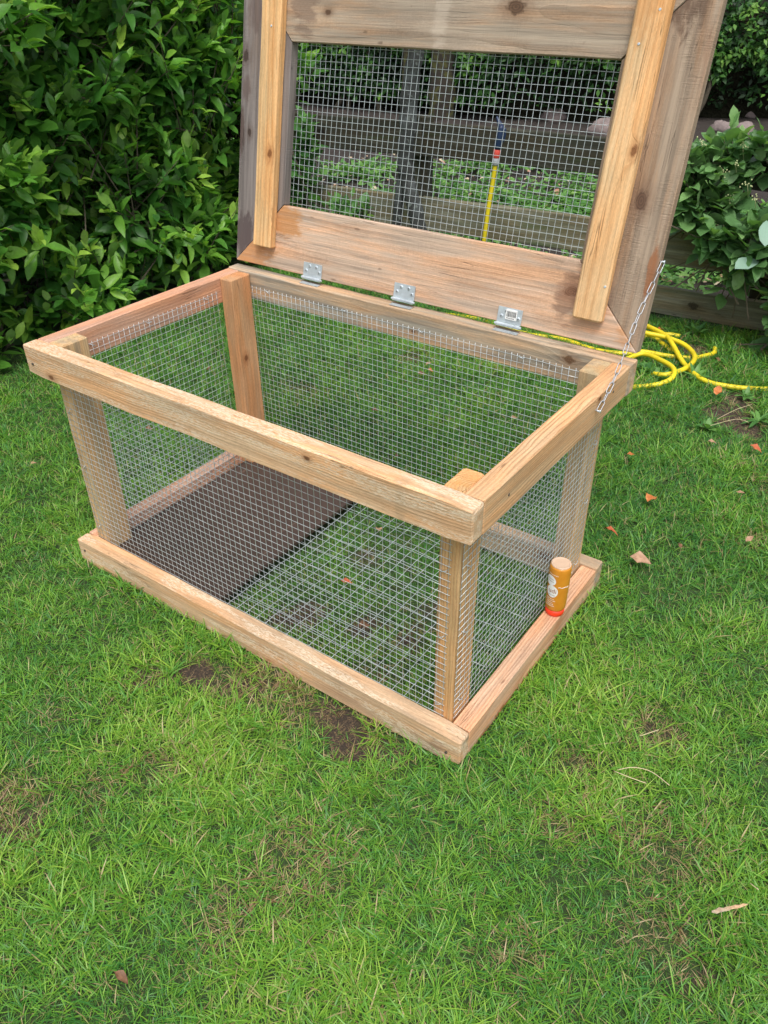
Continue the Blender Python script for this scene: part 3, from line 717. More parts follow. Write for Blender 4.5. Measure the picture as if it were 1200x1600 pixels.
def scatter(tpls, pick, pos, fr, scale, tone):
    Vs = []; Fs = []; Ts = []; b = 0
    for k, (tv, tf) in enumerate(tpls):
        idx = np.where(pick == k)[0]
        if not len(idx): continue
        P = np.einsum('vj,njk->nvk', tv, fr[idx]) * scale[idx][:, None, None] + pos[idx][:, None, :]
        n, v = len(idx), len(tv)
        Vs.append(P.reshape(-1, 3)); Fs.append((tf[None] + (np.arange(n) * v)[:, None, None]).reshape(-1, 3) + b); Ts.append(np.repeat(tone[idx], v)); b += n * v
    return np.concatenate(Vs), np.concatenate(Fs), np.concatenate(Ts)

LT = [leaf_tpl(1, .42, .10, .22, 5, wave=.15, ob=1.2), leaf_tpl(1, .38, .22, .38, 5, wave=.3, ob=1.25), leaf_tpl(1, .46, .06, .05, 5, wave=.2, ob=1.1), leaf_tpl(1, .35, .3, .5, 5, wave=.2, ob=1.2), leaf_tpl(1, .44, .16, -.12, 5, wave=.25, ob=1.2)]
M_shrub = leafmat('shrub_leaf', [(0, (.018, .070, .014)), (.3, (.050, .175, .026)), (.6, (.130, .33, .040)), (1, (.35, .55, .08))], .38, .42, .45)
M_bark = simple('bark', (.10, .085, .06), .9, 0, .3, (60, .6, .006), 30)

LTW = [leaf_tpl(1, .62, .08, .22, 5, wave=.15), leaf_tpl(1, .55, .16, .35, 5, wave=.25), leaf_tpl(1, .68, .05, .1, 5, wave=.2)]
def shrub(name, label, lumps, nshoot, leaflen, mat, group=None, seed=1, npart=300, bias=(.45, -.45, .35), cat='shrub', tones=(.05, .95), stems=14, base=None, perm=9, petiole=1.0, light_tip=.35, inner=.5, LT=LT, leaders=.0):
    g = np.random.default_rng(seed)
    lumps = np.array(lumps, float)      # cx,cy,cz,rx,ry,rz
    ar = lumps[:, 3] * lumps[:, 4] + lumps[:, 4] * lumps[:, 5] + lumps[:, 3] * lumps[:, 5]; pr = ar / ar.sum()
    N = nshoot * 3; k = g.choice(len(lumps), N, p=pr)
    d = g.normal(size=(N, 3)); d /= np.linalg.norm(d, axis=1, keepdims=True)
    b = np.array(bias); keep = (d @ (b / np.linalg.norm(b))) > -.25; d = d[keep]; k = k[keep]
    depth = np.where(g.random(len(d)) < inner, g.uniform(.55, .92, len(d)), g.uniform(.92, 1.10, len(d)))
    lead = g.random(len(d)) < leaders
    depth = np.where(lead, g.uniform(1.12, 1.38, len(d)), depth)
    P = lumps[k, :3] + d * lumps[k, 3:] * depth[:, None]
    # drop shoots buried well inside another lump
    ins = np.zeros(len(P))
    for L_ in lumps:
        q = np.linalg.norm((P - L_[:3]) / L_[3:], axis=1); ins = np.maximum(ins, (q < .55).astype(float))
    ok = (ins < .5) & (P[:, 2] > .03); P = P[ok][:nshoot]; d = d[ok][:nshoot]; lead = lead[ok][:nshoot]; depth = depth[ok][:nshoot]; k = k[ok][:nshoot]
    sh = d + np.where(lead, 1.1, .65)[:, None] * np.array([0, 0, 1.]) + g.normal(size=d.shape) * .35; sh /= np.linalg.norm(sh, axis=1, keepdims=True)
    n = len(P); m = perm
    t = np.tile(np.linspace(0, 1, m), n); si = np.repeat(np.arange(n), m)
    az = np.tile(np.arange(m) * 2.399, n) + np.repeat(g.uniform(0, 6.28, n), m) + g.normal(size=n * m) * .35
    S = sh[si]; u = np.cross(S, [0.3, 0.2, 1.]); u /= np.linalg.norm(u, axis=1, keepdims=True); v = np.cross(S, u)
    rad = u * np.cos(az)[:, None] + v * np.sin(az)[:, None]
    spread = (1.15 - .85 * t)[:, None]
    ld = rad * spread + S * (.25 + .75 * t)[:, None] + g.normal(size=(n * m, 3)) * .15
    slen = leaflen * g.uniform(1.2, 2.0, n)
    pos = P[si] - S * (slen[si] * (1 - t))[:, None] + g.normal(size=(n * m, 3)) * .006
    sc_ = leaflen * g.uniform(.65, 1.2, n * m) * (1 - .35 * (t - .5) * (t > .5) * 2)
    up = S * .6 + np.array([0, 0, .8]); fr = orient(ld, up, g.normal(size=n * m) * .35)
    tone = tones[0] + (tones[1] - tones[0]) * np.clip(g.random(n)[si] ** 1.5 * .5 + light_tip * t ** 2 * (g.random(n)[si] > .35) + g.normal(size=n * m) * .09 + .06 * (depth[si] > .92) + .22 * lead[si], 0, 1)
    okz = pos[:, 2] > .01
    pos, fr, sc_, tone, t = pos[okz], fr[okz], sc_[okz], tone[okz], t[okz]; dep = depth[si][okz]; shd = S[okz]
    pick = g.integers(0, len(LT), len(pos))
    root = empty(name, base if base else (float(lumps[:, 0].mean()), float(lumps[:, 1].mean()), 0)); tag(root, label, cat, group)
    # the leaves that show largest (nearest to the place one stands) become parts of their own
    toward = np.linalg.norm(pos - np.array(CP), axis=1) / sc_
    vis = np.where((dep > .9) & (pos @ np.array(CF) - float(CP.dot(CF)) > 0))[0]
    rel = pos[vis] - np.array(CP); zc = rel @ np.array(CF); xc = 600 + FPX * (rel @ np.array(CR)) / zc; yc = 800 - FPX * (rel @ np.array(CU)) / zc
    near = vis[(xc > -30) & (xc < 1230) & (yc > -30)]
    near = near[np.argsort(toward[near])][:npart * 3]; near = g.permutation(near)[:npart]
    rest = np.ones(len(pos), bool); rest[near] = False
    V, F, T = scatter(LT, pick[rest], pos[rest], fr[rest], sc_[rest], tone[rest])
    fo = obj('foliage', mesh_np('foliage', V, F, {'tone': T}, True), mat, root); fo['kind'] = 'stuff'
    tl = np.linspace(0, 1, 7); cache = {}
    for i in near:
        ti = int(np.clip(round(tone[i] * 6), 0, 6)); key = (int(pick[i]), ti)
        if key not in cache:
            tv, tf = LT[key[0]]; cache[key] = mesh_np('leaf', tv, tf, {'tone': np.full(len(tv), tl[ti])}, True); cache[key].materials.append(mat)
        o = bpy.data.objects.new('leaf', cache[key]); C.objects.link(o)
        fx = fr[i]; s = float(sc_[i])
        M = Matrix(((fx[0][0], fx[1][0], fx[2][0], 0), (fx[0][1], fx[1][1], fx[2][1], 0), (fx[0][2], fx[1][2], fx[2][2], 0), (0, 0, 0, 1)))
        o.location = pos[i]; o.rotation_euler = M.to_euler(); o.scale = (s, s, s); o.parent = root; o.matrix_parent_inverse = Matrix.Translation(-root.location)
    # stems
    bx, by = root.location.x, root.location.y
    tw = MB()
    for i in range(0, len(P), 2):
        p0 = Vector(P[i]) - Vector(sh[i]) * float(slen[i]) * 2.2; tw.tube([p0, (p0 + Vector(P[i])) / 2 + Vector((0, 0, -.006)), Vector(P[i])], [.003, .002, .0012], 4, cap=False)
    o = tw.build('twigs', M_bark, root); o['kind'] = 'stuff'
    for i in range(stems):
        L_ = lumps[i % len(lumps)]; top = Vector((L_[0] + g.normal() * L_[3] * .3, L_[1] + g.normal() * L_[4] * .3, L_[2] + L_[5] * .5))
        b0 = Vector((bx + (L_[0] - bx) * .6 + g.normal() * .03, by + (L_[1] - by) * .6 + g.normal() * .03, -.02)); md = (b0 + top) / 2 + Vector((g.normal() * .04, g.normal() * .04, .0))
        s_ = MB(); s_.tube(smooth_path([b0, md, top], 4), [.011 - .0008 * q for q in range(9)], 6); s_.build('branch', M_bark, root, True)
    return root

# the big broad-leaved shrub at the left: a wall of leaves about 1.4 m high
lumps = []
gs = random.Random(11)
for y in np.arange(-.15, 2.0, .21):
    for z in (.16, .42, .70, .98, 1.24):
        pr = gs.uniform(-.10, .13) + (-.10 if y > 1.5 else 0) - (.06 if z > 1.1 else 0)
        r_ = gs.uniform(.13, .24)
        lumps.append((-1.13 + pr - r_ * .55, y + gs.uniform(-.08, .08), z + gs.uniform(-.07, .07), r_ + .03, r_, r_ * gs.uniform(.8, 1.1)))
for y in np.arange(-.1, 2.0, .30):
    for z in (.2, .55, .9, 1.2): lumps.append((-1.42 + gs.uniform(-.05, .05), y, z, .20, .24, .24))
for y in np.arange(-.1, 2.2, .5):
    for z in (.3, .8, 1.25): lumps.append((-1.75 + gs.uniform(-.1, .1), y, z, .30, .36, .33))
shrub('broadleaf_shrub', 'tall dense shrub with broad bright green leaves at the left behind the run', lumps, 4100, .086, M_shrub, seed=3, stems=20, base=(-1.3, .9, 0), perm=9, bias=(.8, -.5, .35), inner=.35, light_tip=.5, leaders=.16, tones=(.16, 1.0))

# ------------------------------------------------------------------ plants by the fence
M_pale = leafmat('pale_leaf', [(0, (.03, .10, .03)), (.4, (.07, .20, .05)), (.75, (.15, .33, .075)), (1, (.27, .46, .12))], .34, .45, .4)
shrub('leafy_bush', 'leafy light green bush by the fence, seen through the left of the lid mesh', [(-.86, 1.86, .20, .13, .09, .15), (-.70, 1.86, .20, .10, .07, .10), (-.90, 1.84, .46, .05, .06, .13), (-1.0, 1.8, .3, .12, .12, .3)], 95, .075, M_pale, seed=5, npart=110, stems=5, perm=7, tones=(.2, 1.0), LT=LTW)
M_bush = leafmat('bush_leaf', [(0, (.045, .12, .04)), (.4, (.09, .21, .07)), (.75, (.17, .33, .11)), (1, (.29, .46, .17))], .34, .42, .5)
rb = shrub('rambling_bush', 'rambling bush with large ovate leaves climbing over the fence beside the open lid', [(.60, 1.98, .44, .10, .08, .09), (.70, 1.98, .36, .11, .08, .09), (.80, 1.98, .33, .11, .08, .10), (.93, 1.98, .28, .09, .09, .13), (.99, 1.96, .13, .09, .08, .10), (.66, 2.02, .57, .08, .07, .06), (.76, 2.04, .60, .05, .06, .05), (.57, 1.98, .52, .06, .06, .07), (1.10, 2.0, .34, .14, .12, .18)], 215, .078, M_bush, seed=6, npart=260, stems=0, perm=7, tones=(.3, 1.0), bias=(.1, -.9, .4), LT=LTW, leaders=.1)
# its pale turned-over leaf and buds
pl = leaf_tpl(.088, .050, .10, .35, 6, wave=.1)
M_whiteleaf = simple('pale_leaf_underside', (.20, .32, .24), .6)
fpn = Vector((FN.x, FN.y, 0))
for (px, py, ang) in ((1148, 420, 28), (1195, 385, 80)):
    p = pp(px, py, fp(0, -.27), fpn); o = obj('turned_leaf', mesh_np('turned_leaf', pl[0], pl[1], {'tone': np.ones(len(pl[0]))}, True), M_whiteleaf)
    d = CR * math.cos(R(ang)) + CU * math.sin(R(ang)); zz = (-CF * .8 + CU * .5).normalized(); zz = (zz - d * zz.dot(d)).normalized(); yy = zz.cross(d)
    M = Matrix(((d.x, yy.x, zz.x, 0), (d.y, yy.y, zz.y, 0), (d.z, yy.z, zz.z, 0), (0, 0, 0, 1))); o.location = p; o.rotation_euler = M.to_euler(); attach(o, rb)
    o['label'] = 'pale leaf turned over to show its whitish underside'
M_bud = simple('cream_buds', (.45, .48, .24), .7)
gb = random.Random(8)
for i in range(12):
    px, py = gb.uniform(1085, 1195), gb.uniform(215, 360); p = pp(px, py, fp(0, -.15), fpn); mb = MB()
    for k in range(9):
        q = p + Vector((gb.gauss(0, .007), gb.gauss(0, .007), gb.gauss(0, .006))); mb.lathe([(.0003, -.0025), (.002, -.0012), (.0024, .0008), (.0004, .003)], 6, q)
    mb.tube([p, p + Vector((0, .05, -.05))], .0012, 4)
    mb.build('bud_cluster', M_bud, rb, True)

# ------------------------------------------------------------------ trees
def mat_trunk(name, a, b_, c_):
    m, t, b, out = newmat(name); N = NT(t); P = N.n('ShaderNodeTexCoord').outputs['Object']
    n1 = N.noise(N.vm('MULTIPLY', P, (1, 1, .25)), 45, 5, .7); n2 = N.noise(P, 14, 4, .6)
    col = N.mix(n1, c4([q * .5 for q in a]), c4(a)); col = N.mix(N.mapr(n2, .48, .62), col, c4(b_)); col = N.mix(N.mapr(N.noise(P, 33, 3), .62, .68), col, c4(c_))
    N.put(b.inputs['Base Color'], col); b.inputs['Roughness'].default_value = .95; N.put(b.inputs['Normal'], N.bump(n1, .9, .01)); return m
def trunk(name, label, pts, rads, mat, crown_at=None, crown_r=.5, seed=1, group=None, nl=900, twigs=True):
    root = empty(name, Vector(pts[0])); tag(root, label, 'tree', group)
    g = np.random.default_rng(seed); P = smooth_path(pts, 6); n = len(P)
    rr = np.interp(np.linspace(0, 1, n), np.linspace(0, 1, len(rads)), rads)
    mb = MB(); mb.tube([p + Vector((g.normal() * .003, g.normal() * .003, 0)) for p in P], list(rr * (1 + .07 * g.normal(size=n))), 12); mb.build('trunk', mat, root, True)
    if crown_at:
        c = Vector(crown_at)
        for i in range(6):
            d = Vector((g.normal(), g.normal(), abs(g.normal()) * .6)).normalized(); e = c + d * crown_r * .8
            mb = MB(); mb.tube(smooth_path([P[-4], (P[-1] + e) / 2 + Vector((0, 0, .05)), e], 4), [float(rr[-1]) * (.9 - .09 * q) for q in range(9)], 6); mb.build('limb', mat, root, True)
        N_ = nl; d = g.normal(size=(N_, 3)); d /= np.linalg.norm(d, axis=1, keepdims=True)
        cl = g.normal(size=(24, 3)) * crown_r * np.array([.55, .55, .4]); pos = np.array(c) + cl[g.integers(0, 24, N_)] + d * (g.random(N_) ** .5 * crown_r * .3)[:, None]
        ld = d + g.normal(size=d.shape) * .5; up = np.tile([0., 0, 1], (N_, 1)); fr = orient(ld, up, g.normal(size=N_) * .5)
        V, F, T = scatter(LT, g.integers(0, 5, N_), pos, fr, g.uniform(.04, .07, N_), g.random(N_) * .7)
        o = obj('crown', mesh_np('crown', V, F, {'tone': T}, True), M_shrub, root); o['kind'] = 'stuff'
    return root
MT1 = mat_trunk('grey_lichen_bark', (.045, .048, .046), (.075, .085, .085), (.14, .16, .15))
MT2 = mat_trunk('brown_mossy_bark', (.045, .036, .026), (.075, .075, .018), (.035, .055, .018))
trunk('young_tree', 'thin grey lichen-covered tree trunk in front of the fence behind the lid mesh', [(-.29, 1.83, -.03), (-.325, 1.845, .15), (-.375, 1.85, .31), (-.415, 1.85, .44), (-.405, 1.85, .56), (-.40, 1.85, .68), (-.375, 1.85, .85), (-.36, 1.87, 1.5), (-.33, 1.9, 2.2)], [.034, .026, .030, .027, .031, .027, .031, .027, .026, .022, .018], MT1, (-.33, 1.95, 2.5), .55, 4, nl=800)
fk = MB(); fk.tube(smooth_path([(-.47, 1.86, .02), (-.455, 1.85, .2), (-.435, 1.85, .36), (-.415, 1.852, .47)], 5), [.022, .024, .024, .022, .02, .02, .02, .02, .02, .02, .02, .02, .02, .02, .018, .016], 10)
fk.build('root_stem', MT1, bpy.data.objects['young_tree'], True)
tb = gp(690, 188); tb2 = gp(634, 184)
trunk('mossy_tree', 'thick brown mossy tree trunk standing before the hedge behind the grey trunk', [tb + Vector((0, 0, -.03)), tb + Vector((.0, 0, .5)), tb + Vector((.04, .01, 1.2)), tb + Vector((.1, .04, 2.4))], [.11, .092, .085, .07], MT2, tb + Vector((.1, .1, 2.9)), .9, 6, 'trees before the hedge', 1200)
trunk('mossy_tree', 'slim dark tree trunk just left of the thick mossy trunk by the hedge', [tb2 + Vector((0, 0, -.03)), tb2 + Vector((.02, 0, .6)), tb2 + Vector((-.02, .02, 1.4)), tb2 + Vector((-.05, .05, 2.4))], [.05, .042, .038, .03], MT2, tb2 + Vector((-.1, .1, 2.8)), .6, 7, 'trees before the hedge', 700)

# ------------------------------------------------------------------ hedge
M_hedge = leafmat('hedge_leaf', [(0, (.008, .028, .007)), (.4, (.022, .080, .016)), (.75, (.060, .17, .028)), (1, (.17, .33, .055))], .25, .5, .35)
def hedge():
    g = np.random.default_rng(21)
    line = np.array([(-7.0, 4.75), (-3.65, 5.15), (-1.9, 5.38), (-1.2, 5.6), (-.5, 6.3), (.6, 6.7), (3.5, 7.2)]); seg = np.linalg.norm(np.diff(line, axis=0), axis=1); cum = np.concatenate([[0], np.cumsum(seg)])
    def at(s): return np.stack([np.interp(s, cum, line[:, 0]), np.interp(s, cum, line[:, 1])], 1)
    def hgt(p): return np.interp(p[:, 0], [-7, -2.2, -1.2, -.6, 3.5], [2.0, 1.7, 1.15, .80, .74])
    root = empty('hedge', (-2.0, 5.6, 0)); tag(root, 'dark green clipped hedge running along behind the garden bed', 'hedge')
    s = np.concatenate([g.random(46000) * cum[-1], cum[2] * g.random(22000)]); P2 = at(s); h = hgt(P2)
    top = g.random(len(s)) < .22
    z = np.where(top, h, .12 + (h - .12) * g.random(len(s)))
    nrm = np.array([.12, -1.0]); nrm /= np.linalg.norm(nrm)
    bump = np.array([noise.noise((float(a) * 2.2, float(b) * 2.2, float(c_) * 2.6)) for a, b, c_ in zip(P2[:, 0], P2[:, 1], z)])
    bump2 = np.array([noise.noise((float(a) * 8, float(b) * 8, float(c_) * 8)) for a, b, c_ in zip(P2[:, 0], P2[:, 1], z)])
    off = np.where(top, -g.random(len(s)) * 1.3, bump * .13 + bump2 * .06 + g.normal(size=len(s)) * .03 - .16 * np.clip(.35 - z, 0, 1))
    x = P2[:, 0] + nrm[0] * off; y = P2[:, 1] + nrm[1] * off; z = z + np.where(top, bump * .08 + bump2 * .04 + .02, bump2 * .03)
    keep = (z > .30) | (g.random(len(z)) < .35) | (x < -2)
    keep &= ~((bump2 < -.28) & (x > -1.3) & (z < .45) & (g.random(len(z)) < .8))
    pos = np.stack([x, y, z], 1)[keep]; top = top[keep]; b2 = bump2[keep] + bump[keep]
    n = len(pos); d = g.normal(size=(n, 3)) * .8 + np.array([nrm[0] * .3, nrm[1] * .6, -.1]); up = np.where(top[:, None], np.array([0, 0, 1.]), np.array([nrm[0] * .7, nrm[1] * .7, .7]))
    fr = orient(d, up + g.normal(size=(n, 3)) * .3)
    tp = leaf_tpl(1, .5, .15, .2, 2)
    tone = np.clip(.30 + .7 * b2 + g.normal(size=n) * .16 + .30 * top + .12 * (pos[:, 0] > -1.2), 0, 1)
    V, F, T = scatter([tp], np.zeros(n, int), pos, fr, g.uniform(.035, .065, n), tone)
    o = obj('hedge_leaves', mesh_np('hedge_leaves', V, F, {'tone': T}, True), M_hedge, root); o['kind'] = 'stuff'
    # inner mass of twigs: dark uneven body well behind the leaf skin
    ss = np.linspace(0, cum[-1], 90); C2 = at(ss); hh = hgt(C2); V = []; F = []
    for i in range(90):
        for j, (dn, f) in enumerate(((-.20, .0), (-.16, .25), (-.13, .6), (-.16, .9), (-.35, .96), (-1.3, .96), (-1.35, .0))):
            jt = .05 * noise.noise((i * .7, j * 1.3, 2.)); V.append((C2[i, 0] + nrm[0] * (dn + jt), C2[i, 1] + nrm[1] * (dn + jt), hh[i] * f - (.03 if f == 0 else 0) + jt * .5 * (f > 0)))
    for i in range(89):
        for j in range(6): a = i * 7 + j; F.append((a, a + 7, a + 8, a + 1))
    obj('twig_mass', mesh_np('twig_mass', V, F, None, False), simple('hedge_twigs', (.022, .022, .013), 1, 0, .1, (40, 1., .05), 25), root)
    for i in range(26):
        s_ = float(g.random() * cum[-1]); q = at(np.array([s_]))[0]; mb = MB(); p0 = Vector((q[0] - .02, q[1] + .05, -.02)); p1 = p0 + Vector((g.normal() * .08, g.normal() * .05, .45 + .2 * g.random()))
        mb.tube(smooth_path([p0, (p0 + p1) / 2 + Vector((g.normal() * .04, 0, 0)), p1], 3), [.025, .022, .02, .018, .016, .013, .01], 6); mb.build('branch', M_bark, root, True)
hedge()
# pale stones at the foot of the hedge
M_stone = simple('pale_pink_stone', (.22, .175, .165), .9, 0, .3, (35, .9, .01), 20)
def stone(px, py, r_, label, seed):
    p = gp(px, py, .04); V = []; F = []; n1, n2 = 14, 9
    for j in range(n2 + 1):
        for i in range(n1):
            a = 2 * math.pi * i / n1; f = math.pi * j / n2; d = Vector((math.sin(f) * math.cos(a), math.sin(f) * math.sin(a), math.cos(f)))
            k = 1 + .35 * noise.noise(d * 1.6 + Vector((seed, 0, 0))) + .12 * noise.noise(d * 5 + Vector((0, seed, 0))); V.append(p + Vector((d.x * r_ * 1.2, d.y * r_, d.z * r_ * .75)) * k)
    for j in range(n2):
        for i in range(n1): i2 = (i + 1) % n1; F.append((j * n1 + i, j * n1 + i2, (j + 1) * n1 + i2, (j + 1) * n1 + i))
    o = obj('stone', mesh_np('stone', [v - p for v in V], F, None, True), M_stone); o.location = p; tag(o, label, 'stone', 'stones at the foot of the hedge')
stone(1172, 176, .11, 'largest pale stone under the hedge right of the lid', 1); stone(1128, 200, .07, 'small pale stone under the hedge close to the right edge of the lid', 2)
stone(1160, 203, .07, 'flat pale stone just above the rambling bush', 3); stone(945, 205, .10, 'pale stone by the hedge seen through the right of the lid mesh', 4); stone(865, 182, .08, 'pale stone by the hedge seen through the middle right of the lid mesh', 5)

# ground cover in the bed
def cover():
    g = np.random.default_rng(31); pos = []; 
    tries = 0
    while len(pos) < 1050 and tries < 60000:
        tries += 1; x, y = g.uniform(-3.3, 1.2), g.uniform(2.15, 4.5)
        dn = noise.noise((x * 1.7, y * 1.7, 5)) + .35 * noise.noise((x * 6, y * 6, 1))
        lim = .20 if x < -1.25 else -.12
        if y > 4.0: lim += .25
        if x > -.1: lim += .12
        if dn > lim: pos.append((x, y))
    pos = np.array(pos); n = len(pos); m = 12
    si = np.repeat(np.arange(n), m); az = g.uniform(0, 6.28, n * m); hgt = g.uniform(.03, .10, n)[si]
    r_ = g.uniform(.01, .06, n * m); P = np.stack([pos[si, 0] + r_ * np.cos(az), pos[si, 1] + r_ * np.sin(az), .01 + hgt * g.uniform(.3, 1, n * m)], 1)
    d = np.stack([np.cos(az), np.sin(az), g.uniform(-.3, .5, n * m)], 1); fr = orient(d, np.tile([0, 0, 1.], (n * m, 1)), g.normal(size=n * m) * .3)
    V, F, T = scatter(LT, g.integers(0, 5, n * m), P, fr, g.uniform(.025, .055, n * m), np.clip(.45 + .4 * g.random(n)[si] + g.normal(size=n * m) * .12, 0, 1))
    o = obj('ground_cover_plants', mesh_np('ground_cover_plants', V, F, {'tone': T}, True), M_pale); tag(o, 'low leafy green plants covering the soil behind the fence', 'plants', None, 'stuff')
    # a clump of upright strappy leaves
    c = gp(822, 300, .02); c.y = max(c.y, 2.5)
cover()

# ------------------------------------------------------------------ hose
def hosepts(l): return [gp(a, b_, z) - Vector((0, 0, .008)) for a, b_, z in l]
HZ = .018
M_hose = simple('yellow_hose', (.74, .58, .02), .45, 0, .4, (260, .35, .001), 16)
hose = empty('garden_hose', gp(1050, 560)); tag(hose, 'yellow garden hose tangled on the grass behind the run, ending in a spray wand', 'hose')
paths = [
    [(1230, 603, .012), (1190, 604, .012), (1140, 600, .014), (1100, 590, .016), (1070, 565, .022), (1052, 535, .040), (1040, 520, .042), (1010, 505, .035), (985, 495, .03), (950, 488, .02), (900, 482, .014)],
    [(985, 503, .045), (1005, 515, .045), (1040, 523, .04), (1070, 535, .035), (1086, 552, .03), (1080, 566, .028), (1062, 576, .026), (1040, 582, .024), (1020, 580, .014)],
    [(958, 520, .02), (985, 512, .02), (1020, 522, .018), (1036, 533, .016), (1050, 545, .015)],
    [(830, 520, .010), (880, 527, .010), (930, 543, .012), (975, 549, .014), (1005, 546, .016), (1040, 552, .016), (1080, 556, .014), (1100, 553, .012), (1116, 548, .012), (1118, 540, .012)],
    [(940, 556, .012), (975, 558, .02), (1005, 549, .03), (1035, 560, .035), (1053, 572, .038), (1052, 585, .03), (1038, 594, .02), (1015, 599, .012), (985, 601, .010), (960, 600, .010)],
    [(1005, 523, .012), (1020, 519, .014), (1045, 519, .014), (1063, 522, .012)],
    [(690, 489, -.004), (700, 489, .004), (740, 494, .008), (760, 500, .001), (785, 508, .007), (830, 520, .006)],
]
pl_o = Vector((.5, 1.95, 0)) 
for pth in paths:
    mb = MB(); mb.tube(smooth_path(hosepts(pth), 7), .0076, 12); mb.build('hose_loop', M_hose, hose, True)
wn = Vector((-.11, 1, 0)).normalized(); wo_ = Vector((.5, 1.985, 0))
up_ = [gp(700, 480, .002), gp(735, 465, .02)] + [pp(a, b_, wo_, wn) for a, b_ in ((752, 400), (757, 370), (764, 320), (770, 285), (774, 256))]
mb = MB(); mb.tube(smooth_path(up_, 6), .0078, 12); mb.build('hose_riser', M_hose, hose, True)
def seg_(name, a, b_, r0, r1, mat, bend=0):
    p0, p1 = pp(*a, wo_, wn), pp(*b_, wo_, wn); mb = MB(); mb.tube([p0, p0.lerp(p1, .1), p0.lerp(p1, .5) + CR * bend, p1.lerp(p0, .1), p1], [r0 * .85, r0, (r0 + r1) / 2, r1, r1 * .8], 14); mb.build(name, mat, hose, True)
seg_('grey_collar', (774, 258), (775, 246), .0125, .0125, simple('grey_plastic', (.32, .34, .36), .5))
seg_('red_ring', (775, 247), (777, 232), .013, .012, simple('red_plastic', (.60, .07, .05), .45))
M_blue = simple('dark_blue_plastic', (.012, .028, .075), .4)
seg_('spray_wand', (777, 233), (783, 196), .014, .012, M_blue, .002); seg_('wand_tip', (783, 200), (776, 182), .011, .004, M_blue); seg_('wand_trigger', (786, 222), (789, 200), .004, .005, M_blue, .003)

# ------------------------------------------------------------------ grass
def blade(g, l, wd, az, lean, bend, base):
    """4-row blade, 7 verts"""
    d = np.array([math.cos(az), math.sin(az), 0]); s = np.array([-math.sin(az), math.cos(az), 0]); V = []
    s = s * math.cos(g.uniform(-.6, .6)) + np.array([0, 0, 1]) * math.sin(g.uniform(-.4, .4))
    for t, k in ((0, .7), (.35, 1.), (.7, .75)):
        c = base + d * (math.sin(lean) * l * t + bend * l * t * t) + np.array([0, 0, 1]) * (math.cos(lean) * l * t - bend * .55 * l * t * t)
        V += [c - s * wd * k / 2, c + s * wd * k / 2]
    t = 1.; V.append(base + d * (math.sin(lean) * l + bend * l) + np.array([0, 0, 1]) * (math.cos(lean) * l - bend * .55 * l))
    return V, [(0, 1, 3), (0, 3, 2), (2, 3, 5), (2, 5, 4), (4, 5, 6)]
def tuft(seed, nb, l, rad, wd, leanmax=.9, bendmax=.8, flat=False):
    g = np.random.default_rng(seed); V = []; F = []; T = []; H = []; main = g.uniform(0, 6.28)
    for i in range(nb):
        az = main + g.normal() * 1.3 if g.random() < .6 else g.uniform(0, 6.28)
        a = g.uniform(0, 6.28); r_ = rad * math.sqrt(g.random()); base = np.array([r_ * math.cos(a), r_ * math.sin(a), -.003])
        ll = l * g.uniform(.45, 1.15); v, f = blade(g, ll, wd * g.uniform(.6, 1.3), az, g.uniform(.15, leanmax), g.uniform(.1, bendmax), base)
        b = len(V); V += v; F += [tuple(q + b for q in x) for x in f]; tn = g.random(); T += [tn] * 7; H += [0, 0, .35, .35, .7, .7, 1]
    V = np.array(V); V[:, 2] = np.maximum(V[:, 2], -.003 + .2 * np.array(H) * .004)
    return mesh_np('grass_tuft', V, np.array(F), {'tone': T, 'along': H}, True)
def mat_grass(name, dry=False):
    m, t, b, out = newmat(name); N = NT(t)
    tone = N.n('ShaderNodeAttribute', attribute_name='tone').outputs['Fac']; along = N.n('ShaderNodeAttribute', attribute_name='along').outputs['Fac']
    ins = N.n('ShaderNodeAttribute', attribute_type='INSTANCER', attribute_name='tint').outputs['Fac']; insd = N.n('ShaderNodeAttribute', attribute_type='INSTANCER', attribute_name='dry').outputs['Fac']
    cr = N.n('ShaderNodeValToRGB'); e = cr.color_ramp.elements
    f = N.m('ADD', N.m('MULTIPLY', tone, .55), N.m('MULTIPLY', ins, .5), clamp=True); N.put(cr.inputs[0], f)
    stops = [(0, (.032, .135, .028)), (.14, (.060, .220, .042)), (.32, (.115, .315, .038)), (.58, (.205, .410, .040)), (.82, (.34, .51, .068)), (1, (.50, .60, .17))]
    while len(e) < len(stops): e.new(.5)
    for i, (p, c) in enumerate(stops): e[i].position = p; e[i].color = c4(c)
    straw = N.mix(tone, (.24, .145, .070, 1), (.50, .40, .21, 1))
    dr = N.mapr(N.m('SUBTRACT', N.m('ADD', insd, .045), N.m('FRACT', N.m('MULTIPLY', tone, 7.77))), -.03, .03)
    col = N.mix(dr, cr.outputs[0], straw)
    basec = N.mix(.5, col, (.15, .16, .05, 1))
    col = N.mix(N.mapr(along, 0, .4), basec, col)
    N.put(b.inputs['Base Color'], col); b.inputs['Roughness'].default_value = .42; b.inputs['Specular IOR Level'].default_value = .45
    tr = N.n('ShaderNodeBsdfTranslucent'); N.put(tr.inputs['Color'], N.mix(1., col, (1.1, 1.2, .6, 1), 'MULTIPLY'))
    mx = N.n('ShaderNodeMixShader'); mx.inputs[0].default_value = .32; t.links.new(b.outputs[0], mx.inputs[1]); t.links.new(tr.outputs[0], mx.inputs[2]); t.links.new(mx.outputs[0], out.inputs[0]); return m
M_grass = mat_grass('grass_blade')

